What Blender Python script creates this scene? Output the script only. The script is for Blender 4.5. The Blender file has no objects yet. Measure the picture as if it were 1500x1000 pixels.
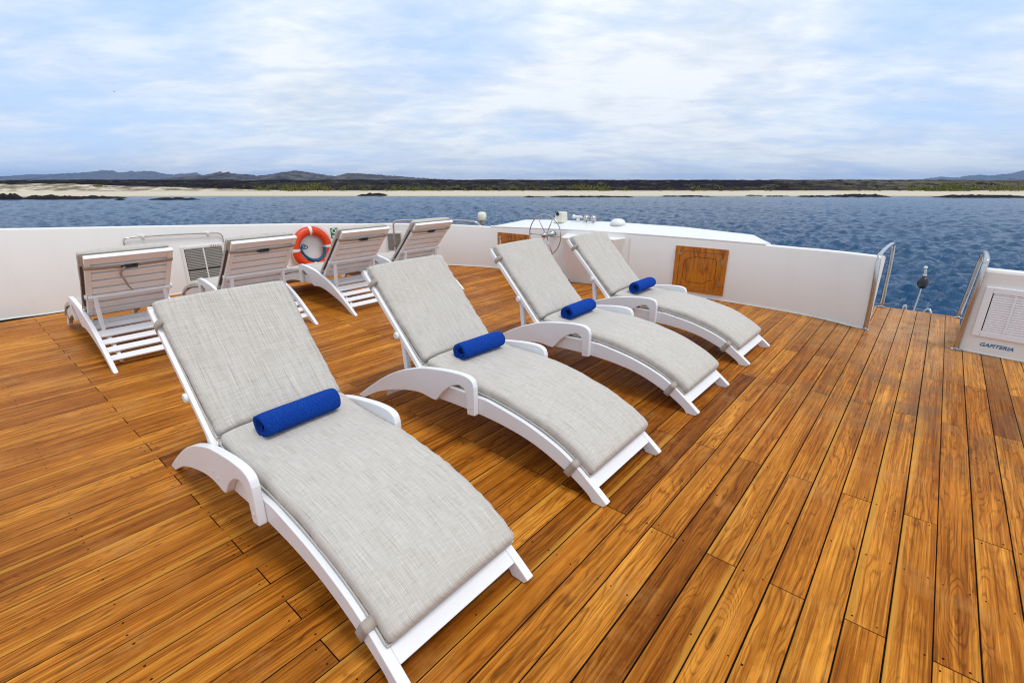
import bpy, math, random
import numpy as np
from mathutils import Vector, Matrix
random.seed(7); rng = np.random.default_rng(11)
C = bpy.context.scene.collection
SC = bpy.context.scene
PI = math.pi
# World axes: X runs across the boat (starboard), Y along the planks (forward), Z up from the deck.
YAW = math.radians(40.34); PITCH = math.atan(249/715.0); CAMH = 1.65

# ------------------------------------------------------------------ helpers
def tag(o, label=None, cat=None, group=None, kind=None):
    if label: o['label'] = label
    if cat: o['category'] = cat
    if group: o['group'] = group
    if kind: o['kind'] = kind
    return o
def empty(name, loc=(0, 0, 0), rz=0.0):
    o = bpy.data.objects.new(name, None); o.empty_display_size = .2; C.objects.link(o)
    o.location = loc; o.rotation_euler = (0, 0, rz); return o
def obj(name, vf, mat, parent=None, smooth=False, bevel=0, seg=2, uv=None):
    v, f = vf
    me = bpy.data.meshes.new(name); me.from_pydata([tuple(p) for p in v], [], f); me.update()
    if mat: me.materials.append(mat)
    if uv is not None:
        L = me.uv_layers.new(name='UVMap')
        for li, l in enumerate(me.loops): L.data[li].uv = uv[l.vertex_index]
    if smooth: me.polygons.foreach_set('use_smooth', [True]*len(me.polygons))
    o = bpy.data.objects.new(name, me); C.objects.link(o)
    if parent: o.parent = parent
    if bevel:
        m = o.modifiers.new('bevel', 'BEVEL'); m.width = bevel; m.segments = seg; m.limit_method = 'ANGLE'; m.angle_limit = math.radians(40)
        m.harden_normals = False
    return o
def join(*vfs):
    V, F = [], []
    for v, f in vfs:
        b = len(V); V += [tuple(p) for p in v]; F += [tuple(i+b for i in g) for g in f]
    return V, F
def box(x0, x1, y0, y1, z0, z1):
    v = [(x, y, z) for z in (z0, z1) for (x, y) in ((x0, y0), (x1, y0), (x1, y1), (x0, y1))]
    return v, [(3, 2, 1, 0), (4, 5, 6, 7), (0, 1, 5, 4), (1, 2, 6, 5), (2, 3, 7, 6), (3, 0, 4, 7)]
def obox(c, ax, ay, az, hx, hy, hz):
    c, ax, ay, az = map(np.array, (c, ax, ay, az)); v = []
    for s in (-1, 1):
        for p, q in ((-1, -1), (1, -1), (1, 1), (-1, 1)):
            v.append(tuple(c+ax*hx*p+ay*hy*q+az*hz*s))
    return v, [(3, 2, 1, 0), (4, 5, 6, 7), (0, 1, 5, 4), (1, 2, 6, 5), (2, 3, 7, 6), (3, 0, 4, 7)]
def prism(pts, y0, y1):                       # profile in x,z extruded along y
    n = len(pts); v = [(x, y0, z) for x, z in pts]+[(x, y1, z) for x, z in pts]
    f = [tuple(range(n)), tuple(range(2*n-1, n-1, -1))]
    for i in range(n):
        j = (i+1) % n; f.append((j, i, n+i, n+j))
    return v, f
def tube(pts, r, n=10, closed=False, caps=True):
    P = [np.array(p, float) for p in pts]; m = len(P); V = []; F = []
    prev = None
    for i in range(m):
        if closed: t = P[(i+1) % m]-P[i-1]
        else: t = P[min(i+1, m-1)]-P[max(i-1, 0)]
        t = t/(np.linalg.norm(t)+1e-9)
        if prev is None:
            a = np.array([0, 0, 1.]) if abs(t[2]) < .9 else np.array([1., 0, 0])
        else: a = prev
        b = np.cross(t, a); b /= np.linalg.norm(b)+1e-9; a = np.cross(b, t); prev = a
        rr = r[i] if hasattr(r, '__len__') else r
        for k in range(n):
            th = 2*PI*k/n; V.append(tuple(P[i]+rr*(math.cos(th)*a+math.sin(th)*b)))
    rings = m if closed else m-1
    for i in range(rings):
        j = (i+1) % m
        for k in range(n):
            l = (k+1) % n; F.append((i*n+k, i*n+l, j*n+l, j*n+k))
    if not closed and caps:
        F.append(tuple(range(n-1, -1, -1))); F.append(tuple((m-1)*n+k for k in range(n)))
    return V, F
def lathe(prof, n=20, axis='z', c=(0, 0, 0)):   # prof list of (r, h)
    V = []; F = []
    for r, h_ in prof:
        for k in range(n):
            a = 2*PI*k/n; p = (r*math.cos(a), r*math.sin(a), h_)
            if axis == 'y': p = (p[0], p[2], -p[1])
            if axis == 'x': p = (p[2], p[1], -p[0])
            V.append((p[0]+c[0], p[1]+c[1], p[2]+c[2]))
    for i in range(len(prof)-1):
        for k in range(n):
            l = (k+1) % n; F.append((i*n+k, i*n+l, (i+1)*n+l, (i+1)*n+k))
    F.append(tuple(range(n-1, -1, -1))); F.append(tuple((len(prof)-1)*n+k for k in range(n)))
    return V, F
def cr(pts, n=6):                               # Catmull-Rom through the points
    P = [np.array(p, float) for p in pts]; out = []
    for i in range(len(P)-1):
        p0, p1, p2, p3 = P[max(i-1, 0)], P[i], P[i+1], P[min(i+2, len(P)-1)]
        for k in range(n):
            t = k/n
            out.append(tuple(.5*((2*p1)+(-p0+p2)*t+(2*p0-5*p1+4*p2-p3)*t*t+(-p0+3*p1-3*p2+p3)*t**3)))
    out.append(tuple(P[-1])); return out
def vnoise(x, y, seed=0):
    xi = np.floor(x).astype(np.int64); yi = np.floor(y).astype(np.int64); xf = x-xi; yf = y-yi
    def h(a, b):
        n = (a*374761393+b*668265263+seed*1442695041) & 0xffffffff
        n = ((n ^ (n >> 13))*1274126177) & 0xffffffff
        return ((n ^ (n >> 16)) & 0xffff)/65535.0
    u = xf*xf*(3-2*xf); w = yf*yf*(3-2*yf)
    return (h(xi, yi)*(1-u)+h(xi+1, yi)*u)*(1-w)+(h(xi, yi+1)*(1-u)+h(xi+1, yi+1)*u)*w
def fbm(x, y, o=4, seed=0):
    s = 0; a = .5
    for i in range(o): s = s+a*(vnoise(x*2**i, y*2**i, seed+i)-.5); a *= .5
    return s*2
def grid_obj(name, X, Y, Z, mat, smooth=True):
    m, n = X.shape; V = np.stack([X, Y, Z], -1).reshape(-1, 3)
    i = np.arange(m-1)[:, None]*n+np.arange(n-1)[None, :]
    F = np.stack([i, i+1, i+n+1, i+n], -1).reshape(-1, 4)
    me = bpy.data.meshes.new(name); me.vertices.add(len(V)); me.vertices.foreach_set('co', V.ravel().astype(np.float32))
    me.loops.add(F.size); me.loops.foreach_set('vertex_index', F.ravel().astype(np.int32))
    me.polygons.add(len(F)); me.polygons.foreach_set('loop_start', np.arange(0, F.size, 4, dtype=np.int32))
    me.update(calc_edges=True); me.validate()
    if smooth: me.polygons.foreach_set('use_smooth', np.ones(len(F), bool))
    me.materials.append(mat); o = bpy.data.objects.new(name, me); C.objects.link(o); return o

# ------------------------------------------------------------------ materials
class NT:
    def __init__(s, m):
        m.use_nodes = True; s.t = m.node_tree; s.t.nodes.clear()
    def n(s, ty, ins=None, **kw):
        d = s.t.nodes.new(ty)
        for k, v in kw.items(): setattr(d, k, v)
        for k, v in (ins or {}).items():
            if isinstance(v, bpy.types.NodeSocket): s.t.links.new(v, d.inputs[k])
            else: d.inputs[k].default_value = v
        return d
    def m(s, op, a, b=0.0, c=0.0, clamp=False):
        d = s.n('ShaderNodeMath', {0: a, 1: b, 2: c}, operation=op); d.use_clamp = clamp; return d.outputs[0]
    def mix(s, fac, a, b, blend='MIX'):
        d = s.n('ShaderNodeMix', data_type='RGBA', blend_type=blend)
        for i, v in ((0, fac), (6, a), (7, b)):
            if isinstance(v, bpy.types.NodeSocket): s.t.links.new(v, d.inputs[i])
            else: d.inputs[i].default_value = v if i == 0 else (tuple(v)+(1,))[:4]
        return d.outputs[2]
    def ramp(s, fac, stops, interp='LINEAR'):
        d = s.n('ShaderNodeValToRGB', {0: fac}); e = d.color_ramp.elements; d.color_ramp.interpolation = interp
        while len(e) < len(stops): e.new(.5)
        for el, (p, c) in zip(e, stops):
            el.position = p; el.color = (tuple(c)+(1,))[:4] if hasattr(c, '__len__') else (c, c, c, 1)
        return d.outputs[0]
    def noise(s, vec, scale, detail=2.0, rough=.5, dist=0.0):
        return s.n('ShaderNodeTexNoise', {'Vector': vec, 'Scale': scale, 'Detail': detail, 'Roughness': rough, 'Distortion': dist}).outputs[0]
    def scale(s, vec, sc):
        return s.n('ShaderNodeMapping', {'Vector': vec, 'Scale': sc}).outputs[0]
    def bump(s, h, strength, dist=.01):
        return s.n('ShaderNodeBump', {'Height': h, 'Strength': strength, 'Distance': dist}).outputs[0]
    def out(s, **ins):
        b = s.n('ShaderNodeBsdfPrincipled', {k.replace('_', ' '): (tuple(v)+(1,) if k == 'Base_Color' and not isinstance(v, bpy.types.NodeSocket) else v) for k, v in ins.items()})
        o = s.n('ShaderNodeOutputMaterial'); s.t.links.new(b.outputs[0], o.inputs[0]); return b
def mat(name): 
    m = bpy.data.materials.new(name); return m, NT(m)
def plain(name, col, rough=.5, metal=0.0, var=.06, nscale=8.0, bump=0.0, bscale=200.0, coat=0.0):
    m, t = mat(name); co = t.n('ShaderNodeTexCoord').outputs['Object']
    nz = t.noise(co, nscale, 4, .6)
    c = t.mix(nz, [x*(1-var) for x in col], [min(1, x*(1+var)) for x in col])
    ins = dict(Base_Color=c, Roughness=t.m('ADD', t.m('MULTIPLY', nz, .15), rough-.07), Metallic=metal, Coat_Weight=coat)
    if bump: ins['Normal'] = t.bump(t.noise(co, bscale, 3), bump, .002)
    t.out(**ins); return m

def deck_material():
    m, t = mat('oiled_teak_planks')
    uv = t.n('ShaderNodeUVMap', uv_map='UVMap').outputs[0]; rn = t.n('ShaderNodeUVMap', uv_map='board').outputs[0]
    sx = t.n('ShaderNodeSeparateXYZ', {0: uv}); x, y = sx.outputs[0], sx.outputs[1]      # x across the board 0..w, y along it
    sr = t.n('ShaderNodeSeparateXYZ', {0: rn}); r1, r2 = sr.outputs[0], sr.outputs[1]
    zz = t.m('MULTIPLY', r1, 37.0)
    def vec(a, b): return t.n('ShaderNodeCombineXYZ', {0: t.m('MULTIPLY', x, a), 1: t.m('MULTIPLY', y, b), 2: zz}).outputs[0]
    warp = t.noise(vec(7, 1.3), 1.0, 3, .55)
    vor = t.n('ShaderNodeTexVoronoi', {'Vector': vec(6.5, 1.05), 'Scale': 1.0, 'Randomness': 1.0}).outputs['Distance']
    knot = t.m('MAXIMUM', t.m('SUBTRACT', .34, vor), 0.0)
    ph = t.m('ADD', t.m('ADD', t.m('MULTIPLY', x, 210.0), t.m('MULTIPLY', warp, 60.0)), t.m('MULTIPLY', knot, 120.0))
    wob = t.noise(vec(60, 6), 1.0, 3, .6); ph = t.m('ADD', ph, t.m('MULTIPLY', wob, 3.0))
    ring = t.m('MULTIPLY_ADD', t.m('SINE', ph), .5, .5)
    area = t.ramp(t.noise(vec(9, .9), 1.0, 2), [(.36, .12), (.60, 1)])
    ringw = t.m('MULTIPLY', t.m('POWER', ring, 5.0), area)
    fine = t.noise(vec(300, 3.2), 1.0, 4, .72); mid = t.noise(vec(60, .8), 1.0, 5, .66, .2); big = t.noise(vec(10, .9), 1.0, 4, .6, .9); cross = t.noise(vec(16, 9), 1.0, 4, .6); strk = t.noise(vec(110, 1.5), 1.0, 3, .6)
    base = t.ramp(r1, [(0, (.29, .082, .0055)), (.12, (.40, .122, .0085)), (.28, (.50, .160, .0120)), (.45, (.58, .200, .0170)), (.62, (.47, .146, .0100)), (.82, (.62, .225, .0200)), (1, (.37, .108, .0080))])
    dark = t.mix(1.0, base, (.42, .34, .28), 'MULTIPLY'); lite = t.mix(1.0, base, (1.28, 1.42, 1.9), 'MULTIPLY'); deep = t.mix(1.0, base, (.17, .12, .10), 'MULTIPLY')
    c = t.mix(t.ramp(big, [(.34, 0), (.50, .5), (.66, 1)]), t.mix(1.0, base, (.66, .58, .5), 'MULTIPLY'), lite)
    c = t.mix(t.m('MULTIPLY', t.ramp(mid, [(.44, .75), (.56, 0)]), .62), c, dark)
    c = t.mix(t.m('MULTIPLY', ringw, .60), c, deep)
    c = t.mix(t.m('MULTIPLY', t.ramp(strk, [(.57, 0), (.62, 1)]), .55), c, deep)
    c = t.mix(t.m('MULTIPLY', t.ramp(strk, [(.36, 1), (.42, 0)]), .45), c, t.mix(1.0, base, (1.5, 1.9, 3.2), 'MULTIPLY'))
    c = t.mix(t.m('MULTIPLY', t.ramp(fine, [(.50, 0), (.70, 1)]), .45), c, deep)
    c = t.mix(t.m('MULTIPLY', t.ramp(big, [(.60, 0), (.76, 1)]), .5), c, t.mix(1.0, base, (1.55, 2.1, 4.5), 'MULTIPLY'))
    c = t.mix(t.m('MULTIPLY', t.ramp(cross, [(.54, 0), (.70, 1)]), .35), c, dark)
    c = t.mix(t.ramp(vor, [(.02, .8), (.075, 0)]), c, (.05, .016, .004))
    # pale sapwood along the edges of many boards
    sap = t.m('MULTIPLY', t.ramp(t.m('ADD', x, t.m('MULTIPLY_ADD', warp, .06, -.03)), [(.100, 0), (.112, 1)]), t.m('GREATER_THAN', r2, .55))
    sap2 = t.m('MULTIPLY', t.ramp(t.m('ADD', x, t.m('MULTIPLY_ADD', big, .05, -.025)), [(.010, 1), (.020, 0)]), t.m('LESS_THAN', r2, .3))
    sap = t.m('MULTIPLY', t.m('MAXIMUM', sap, sap2), t.ramp(t.noise(vec(2, .5), 1.0, 1), [(.42, 0), (.56, .6)]))
    c = t.mix(sap, c, t.mix(mid, (.52, .215, .022), (.66, .33, .052)))
    # weathered stains that lie across the boards near the opening, grey scuffs, and painted sky sheen
    ob = t.n('ShaderNodeTexCoord').outputs['Object']
    zone = t.noise(ob, .55, 3, .55); zone2 = t.noise(ob, 2.4, 5, .65)
    c = t.mix(t.m('MULTIPLY', t.ramp(zone, [(.36, 1), (.50, 0)]), .42), c, t.mix(1.0, c, (.52, .46, .42), 'MULTIPLY'))
    c = t.mix(t.m('MULTIPLY', t.ramp(zone2, [(.54, 0), (.70, 1)]), .30), c, (.56, .27, .075))
    c = t.mix(t.m('MULTIPLY', t.ramp(zone2, [(.30, 1), (.42, 0)]), .38), c, t.mix(1.0, c, (.45, .38, .34), 'MULTIPLY'))
    d = t.n('ShaderNodeVectorMath', {0: ob, 1: (.12, 4.55, 0)}, operation='DISTANCE').outputs['Value']
    st = t.m('MULTIPLY', t.ramp(t.m('MULTIPLY', d, .5), [(.06, 1), (.62, 0)]), t.ramp(t.noise(ob, 3.2, 4, .6), [(.42, 0), (.6, .62)]))
    c = t.mix(st, c, (.13, .085, .045))
    dd = t.n('ShaderNodeVectorMath', {0: ob, 1: (.05, 6.9, 0)}, operation='DISTANCE').outputs['Value']
    sky_sheen = t.m('MULTIPLY', t.ramp(t.m('MULTIPLY', dd, .4), [(.1, .55), (.85, 0)]), t.ramp(t.noise(ob, 5.0, 4), [(.3, .3), (.6, 1)]))  # grazing sky sheen by the opening, painted as paler board colour
    c = t.mix(sky_sheen, c, (.52, .33, .16))
    rough = t.m('ADD', t.m('MULTIPLY', t.noise(ob, 2.2, 4, .6), .28), t.m('MULTIPLY_ADD', fine, .14, .22))
    hgt = t.m('ADD', fine, t.m('MULTIPLY', ring, .4))
    t.out(Base_Color=c, Roughness=rough, Normal=t.bump(hgt, .3, .0012), Specular_IOR_Level=.07)
    return m
def hatch_wood():
    m, t = mat('varnished_hatch_teak'); co = t.n('ShaderNodeTexCoord').outputs['Object']
    n1 = t.noise(t.scale(co, (9, 9, 2.2)), 1.0, 4, .6, 1.2); n2 = t.noise(t.scale(co, (60, 60, 5)), 1.0, 3)
    c = t.ramp(n1, [(.28, (.12, .026, .002)), (.42, (.42, .115, .005)), (.56, (.66, .235, .012)), (.66, (.50, .15, .007)), (.8, (.18, .042, .003))])
    c = t.mix(t.m('MULTIPLY', n2, .45), c, (.13, .04, .008))
    t.out(Base_Color=c, Roughness=.32, Coat_Weight=.4, Normal=t.bump(n2, .1, .001)); return m
def fabric():
    m, t = mat('linen_weave_fabric')
    uv = t.n('ShaderNodeUVMap', uv_map='UVMap').outputs[0]
    oi = t.n('ShaderNodeObjectInfo').outputs['Random']
    def st(a, b, o):
        mp = t.n('ShaderNodeMapping', {'Vector': uv, 'Scale': (a, b, 1), 'Location': (o, o*1.7, 0)}).outputs[0]
        return t.n('ShaderNodeVectorMath', {0: mp, 1: t.n('ShaderNodeCombineXYZ', {2: t.m('MULTIPLY', oi, 50.0)}).outputs[0]}, operation='ADD').outputs[0]
    warp = t.noise(st(7, 480, 1), 1.0, 2, .5); weft = t.noise(st(480, 20, 5), 1.0, 2, .5)
    wide = t.noise(st(5, 280, 9), 1.0, 2, .5); wide2 = t.noise(st(280, 15, 3), 1.0, 2, .5)
    v = t.m('ADD', t.m('ADD', t.m('MULTIPLY', warp, .46), t.m('MULTIPLY', weft, .28)), t.m('ADD', t.m('MULTIPLY', wide, .17), t.m('MULTIPLY', wide2, .09)))
    c = t.ramp(v, [(.32, (.25, .215, .175)), (.44, (.45, .412, .362)), (.52, (.53, .50, .458)), (.65, (.64, .615, .58))])
    blot = t.noise(st(5, 3.2, 7), 1.0, 4, .6)
    c = t.mix(t.m('MULTIPLY', blot, .16), c, (.42, .36, .28))
    t.out(Base_Color=c, Roughness=.95, Normal=t.bump(v, .5, .0015), Sheen_Weight=.15, Specular_IOR_Level=.2); return m
def towel_mat():
    m, t = mat('royal_blue_terry'); co = t.n('ShaderNodeTexCoord').outputs['Object']
    n = t.noise(co, 170, 4, .75); b = t.noise(co, 26, 3)
    c = t.mix(t.ramp(n, [(.32, 0), (.68, 1)]), (.001, .020, .18), (.008, .115, .74)); c = t.mix(t.m('MULTIPLY', b, .35), c, (.002, .04, .34))
    t.out(Base_Color=c, Roughness=1.0, Sheen_Weight=.25, Sheen_Tint=(.1, .25, .8, 1), Specular_IOR_Level=.1, Normal=t.bump(n, 1.0, .02)); return m
def wall_paint():
    m, t = mat('white_gelcoat'); co = t.n('ShaderNodeTexCoord').outputs['Object']
    a = t.noise(co, .9, 4, .6); b = t.noise(t.scale(co, (6, 6, .8)), 1.0, 4, .6); s = t.noise(co, 55, 2)
    c = t.mix(a, (.755, .735, .70), (.82, .80, .77)); c = t.mix(t.m('MULTIPLY', t.ramp(b, [(.55, 0), (.8, 1)]), .12), c, (.5, .46, .39))
    c = t.mix(t.ramp(s, [(.80, 0), (.83, .25)]), c, (.3, .25, .2))
    wob = t.noise(co, 2.0, 2)
    t.out(Base_Color=c, Roughness=t.m('MULTIPLY_ADD', a, .2, .26), Normal=t.bump(wob, .08, .02)); return m
M = {}
M['deck'] = deck_material(); M['hatch'] = hatch_wood(); M['fabric'] = fabric(); M['towel'] = towel_mat(); M['wall'] = wall_paint()
M['frame'] = plain('white_resin', (.80, .80, .815), .36, var=.03, nscale=5, bump=.05, bscale=90)
M['slat'] = plain('aged_white_resin', (.87, .865, .86), .45, var=.05, nscale=7)
M['backing'] = plain('pad_underside_shade', (.10, .075, .055), .95)  # dark brown stands in for shade seen between the slats
M['strap'] = plain('beige_webbing', (.40, .345, .29), .9, var=.25, nscale=300, bump=.3, bscale=500)
M['piping'] = plain('beige_piping', (.50, .465, .42), .9, var=.15, nscale=250)
M['black'] = plain('black_plastic', (.015, .015, .016), .35)
M['caulk'] = plain('black_caulk', (.006, .005, .004), .9); M['caulk'].node_tree.nodes['Principled BSDF'].inputs['Specular IOR Level'].default_value = .04
M['nail'] = plain('dark_plug', (.025, .010, .004), .9); M['nail'].node_tree.nodes['Principled BSDF'].inputs['Specular IOR Level'].default_value = .05
M['steel'] = plain('stainless_steel', (.52, .51, .50), .17, 1.0, var=.05)
M['orange'] = plain('orange_buoy_vinyl', (.72, .052, .006), .42, var=.08)
M['tape'] = plain('white_reflective_tape', (.78, .77, .74), .4, var=.06)
M['rope'] = plain('teal_rope', (.006, .12, .23), .85, var=.35, nscale=120, bump=.6, bscale=160)
M['line'] = plain('white_cord', (.7, .66, .64), .8)
M['green'] = plain('safety_green', (.0, .19, .075), .45)
M['ivory'] = plain('ivory_plastic', (.74, .72, .60), .4)
M['inkblue'] = plain('blue_lettering', (.005, .16, .36), .5)
M['inkred'] = plain('red_lettering', (.62, .05, .015), .5)
M['louvre'] = plain('grey_louvre', (.30, .295, .275), .5)
M['dark'] = plain('dark_void', (.03, .028, .026), .8)
M['brass'] = plain('aged_metal', (.35, .30, .24), .4, .8)
M['bird'] = plain('dark_feather', (.05, .05, .055), .8)
M['hull'] = plain('white_hull', (.75, .75, .74), .35)

# ------------------------------------------------------------------ deck
PW = .1345; K0 = -.351
WB = [(-8.14, -5.0), (-8.14, -3.5), (-8.14, -2.0), (-8.14, -.8), (-8.13, .3), (-8.07, .7), (-8.02, 1.6), (-8.0, 3.0), (-7.98, 4.4), (-7.93, 5.15), (-7.70, 5.58), (-7.2, 5.92), (-6.65, 6.215), (-5.9, 6.50), (-5.0, 6.55), (-4.1, 6.56), (-3.0, 6.67),
      (-2.05, 6.715), (-1.29, 6.69), (-.83, 6.62), (-.375, 6.45)]
def wall_y(x):
    if -.375 < x < .42: return 7.76
    if x >= .42: return 6.30-.12*(x-.42)
    P = WB[9:]
    for (a, b), (c, d) in zip(P, P[1:]):
        if a <= x <= c: return b+(d-b)*(x-a)/(c-a)+.06
    return 5.3
def build_deck():
    V, F, UV, RN = [], [], [], []; NV, NF = [], []
    k0 = int((-8.12-K0)/PW); k1 = int(3.6/PW)
    for k in range(k0, k1):
        x0 = K0+PW*k; x1 = x0+PW; xm = (x0+x1)/2; yend = wall_y(xm) if -.42 > xm or xm > .45 else 7.76
        off = .57 if k % 2 == 0 else 1.945
        js = [off+2.3*n for n in range(-4, 5)]
        cuts = [-3.6]+[j for j in js if -3.3 < j < yend-.15]+[yend]
        w2 = PW/2-(.0019 if xm < -1.2 else .0023)-random.random()*.0011; xm += random.uniform(-.0006, .0006)
        for a, b in zip(cuts, cuts[1:]):
            a2, b2 = a+.0026, b-.0026; zt = random.uniform(-.0008, .0); r1, r2 = random.random(), random.random(); uo = random.uniform(0, 60)
            ch = .0014; base = len(V)
            prof = [(-w2, -.014), (-w2, zt-ch), (-w2+ch, zt), (w2-ch, zt), (w2, zt-ch), (w2, -.014)]
            if r2 > .75: fl = -1
            else: fl = 1
            for yy in (a2, b2):
                for px, pz in prof:
                    V.append((xm+px, yy, pz)); UV.append((fl*px+w2, yy+uo)); RN.append((r1, r2))
            for i in range(5): F.append((base+i, base+6+i, base+7+i, base+i+1)[::-1])
            F.append(tuple(base+i for i in range(6))); F.append(tuple(base+11-i for i in range(6)))
            # plugs over the fastenings: a pair at every beam, two pairs at a butt
            spots = [a2+.028, b2-.028]+[y for y in np.arange(.57-.46*9, 8, .46) if a2+.1 < y < b2-.1]
            for yy in spots:
                if xm < -6 and yy > 3: continue
                for s in (-1, 1):
                    cx_ = xm+s*w2*.62+random.uniform(-.006, .006); cy_ = yy+random.uniform(-.006, .006); r = random.uniform(.0030, .0046); nb = len(NV)
                    if random.random() < .4: continue
                    for q in range(7): NV.append((cx_+r*math.cos(q*2*PI/7), cy_+r*math.sin(q*2*PI/7)*1.2, zt+.0006))
                    NF.append(tuple(range(nb, nb+7)))
    o = obj('deck', (V, F), M['deck']); me = o.data
    A = me.uv_layers.new(name='UVMap'); B = me.uv_layers.new(name='board')
    for li, l in enumerate(me.loops): A.data[li].uv = UV[l.vertex_index]; B.data[li].uv = RN[l.vertex_index]
    tag(o, 'glossy orange brown teak plank deck with black seams', 'deck', kind='structure')
    tag(obj('deck_caulking', join(box(-8.2, 3.7, -3.7, 6.2, -.12, -.0032), box(-6.6, 3.6, 6.2, 6.5, -.12, -.0032), box(-.41, .455, 6.5, 7.75, -.12, -.0032)), M['caulk']), 'black caulking under the deck planks', 'deck', kind='structure')
    tag(obj('deck_plugs', (NV, NF), M['nail']), 'small dark plugs over the deck fastenings', 'deck', kind='stuff')
    tag(obj('deck_edge', box(-.41, .455, 7.752, 7.775, -.14, -.002), M['deck']), 'teak nosing along the edge of the forward opening', 'deck', kind='structure')
build_deck()

# ------------------------------------------------------------------ bulwark wall
def offset_poly(P, d):
    out = []
    for i in range(len(P)):
        a = np.array(P[max(i-1, 0)]); b = np.array(P[min(i+1, len(P)-1)]); t = (b-a)/np.linalg.norm(b-a)
        out.append(tuple(np.array(P[i])+d*np.array([-t[1], t[0]])))    # to the left of travel = outboard
    return out
WBs = cr(WB, 5)
def top_h(p):
    x, y = p
    if x < -7.5 and y < 5.3: return float(np.interp(y, [-4, .3, 2.0, 4.1, 5.2], [1.25, 1.045, .955, .83, .745]))
    return float(np.interp(x, [-7.9, -7.2, -6.65, -5.9, -4.1, -2.0, -1.2, -.37], [.74, .735, .735, .72, .785, .785, .785, .80]))
def wall_mesh(P, hs, th=.11, r=.02):
    inn = P; out = offset_poly(P, th); i2 = offset_poly(P, r); o2 = offset_poly(P, th-r); V, F = [], []; n = len(P)
    for a, b, c, d, hh in zip(inn, i2, o2, out, hs):
        V += [(a[0], a[1], -.02), (a[0], a[1], hh-r), (a[0]*.7+b[0]*.3, a[1]*.7+b[1]*.3, hh-r*.35), (b[0], b[1], hh), (c[0], c[1], hh), (d[0], d[1], hh-r), (d[0], d[1], -2.5)]
    for i in range(n-1):
        for j in range(6): F.append((i*7+j, i*7+j+1, (i+1)*7+j+1, (i+1)*7+j)[::-1])
    F.append(tuple(range(7))); F.append(tuple((n-1)*7+6-j for j in range(7)))
    return V, F
bul = obj('bulwark_wall', wall_mesh(WBs, [top_h(p) for p in WBs]), M['wall'])
for p in bul.data.polygons: p.use_smooth = len(p.vertices) == 4
try: bul.data.set_sharp_from_angle(angle=math.radians(35))
except Exception: pass
tag(bul, 'long white curved bulwark wall round the port side and bow of the deck', 'wall')
# base bead where wall meets deck
bead = offset_poly(WBs, -.006)
obj('base_bead', tube([(x, y, .004) for x, y in bead[6:]], .007, 6), M['tape'], bul, smooth=True)
# seam batten on the bow wall and tank corner batten
def wall_pt(x):         # inner face of the bow wall: point and tangent at given x
    for (a, b), (c, d) in zip(WBs[40:], WBs[41:]):
        if a <= x <= c:
            t = np.array([c-a, d-b]); t /= np.linalg.norm(t); return np.array([x, b+(d-b)*(x-a)/(c-a)]), t
def side_pt(y):
    for (a, b), (c, d) in zip(WBs[:58], WBs[1:59]):
        if b <= y <= d:
            t = np.array([c-a, d-b]); t /= np.linalg.norm(t); return np.array([a+(c-a)*(y-b)/(d-b), y]), t
def facing(p, t, z, out=0.0):   # frame on a wall: returns centre point, tangent, inward normal
    n = np.array([t[1], -t[0]]); q = p+n*out
    return np.array([q[0], q[1], z]), np.array([t[0], t[1], 0]), np.array([n[0], n[1], 0])
UPV = np.array([0, 0, 1.])
p, t = wall_pt(-3.36); c, T_, N_ = facing(p, t, .38, .003)
obj('seam_strip', obox(c, T_, N_, UPV, .006, .006, .36), M['wall'], bul, bevel=.002)

# dash fairing: bright sloped coaming outside the bow wall
def dash():
    xs = np.linspace(-6.0, -1.56, 46); V, F = [], []
    for x in xs:
        p, t = wall_pt(x); n = np.array([-t[1], t[0]]); hw = top_h(p)
        e = min(1, (x+6.03)/.42, (-1.53-x)/.34); e = max(0, e)
        rz = float(np.interp(x, [-6.1, -5.2, -3.9, -2.75, -2.2, -1.6], [.800, .855, .895, .882, .855, .832]))
        rz = hw+(rz-hw)*e; wd = .36*max(e, .03)+.06
        a = p+n*.004; b = p+n*.03; c_ = p+n*(.03+wd); d = p+n*(.11+wd); g = p+n*(.3+wd)
        V += [(a[0], a[1], hw-.004), (a[0], a[1], hw+.012), (b[0], b[1], hw+.022), (c_[0], c_[1], rz), (d[0], d[1], rz-.004), (g[0], g[1], rz-.5), (b[0], b[1], hw-.12)]
    for i in range(len(xs)-1):
        for j in range(7): F.append((i*7+j, i*7+(j+1) % 7, (i+1)*7+(j+1) % 7, (i+1)*7+j)[::-1])
    F.append(tuple(range(7))); F.append(tuple((len(xs)-1)*7+6-j for j in range(7)))
    o = obj('dash_fairing', (V, F), M['hull'], smooth=True)
    try: o.data.set_sharp_from_angle(angle=math.radians(30))
    except Exception: pass
    tag(o, 'bright white sloping dash fairing along the top of the bow wall', 'fairing')
dash()

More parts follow.
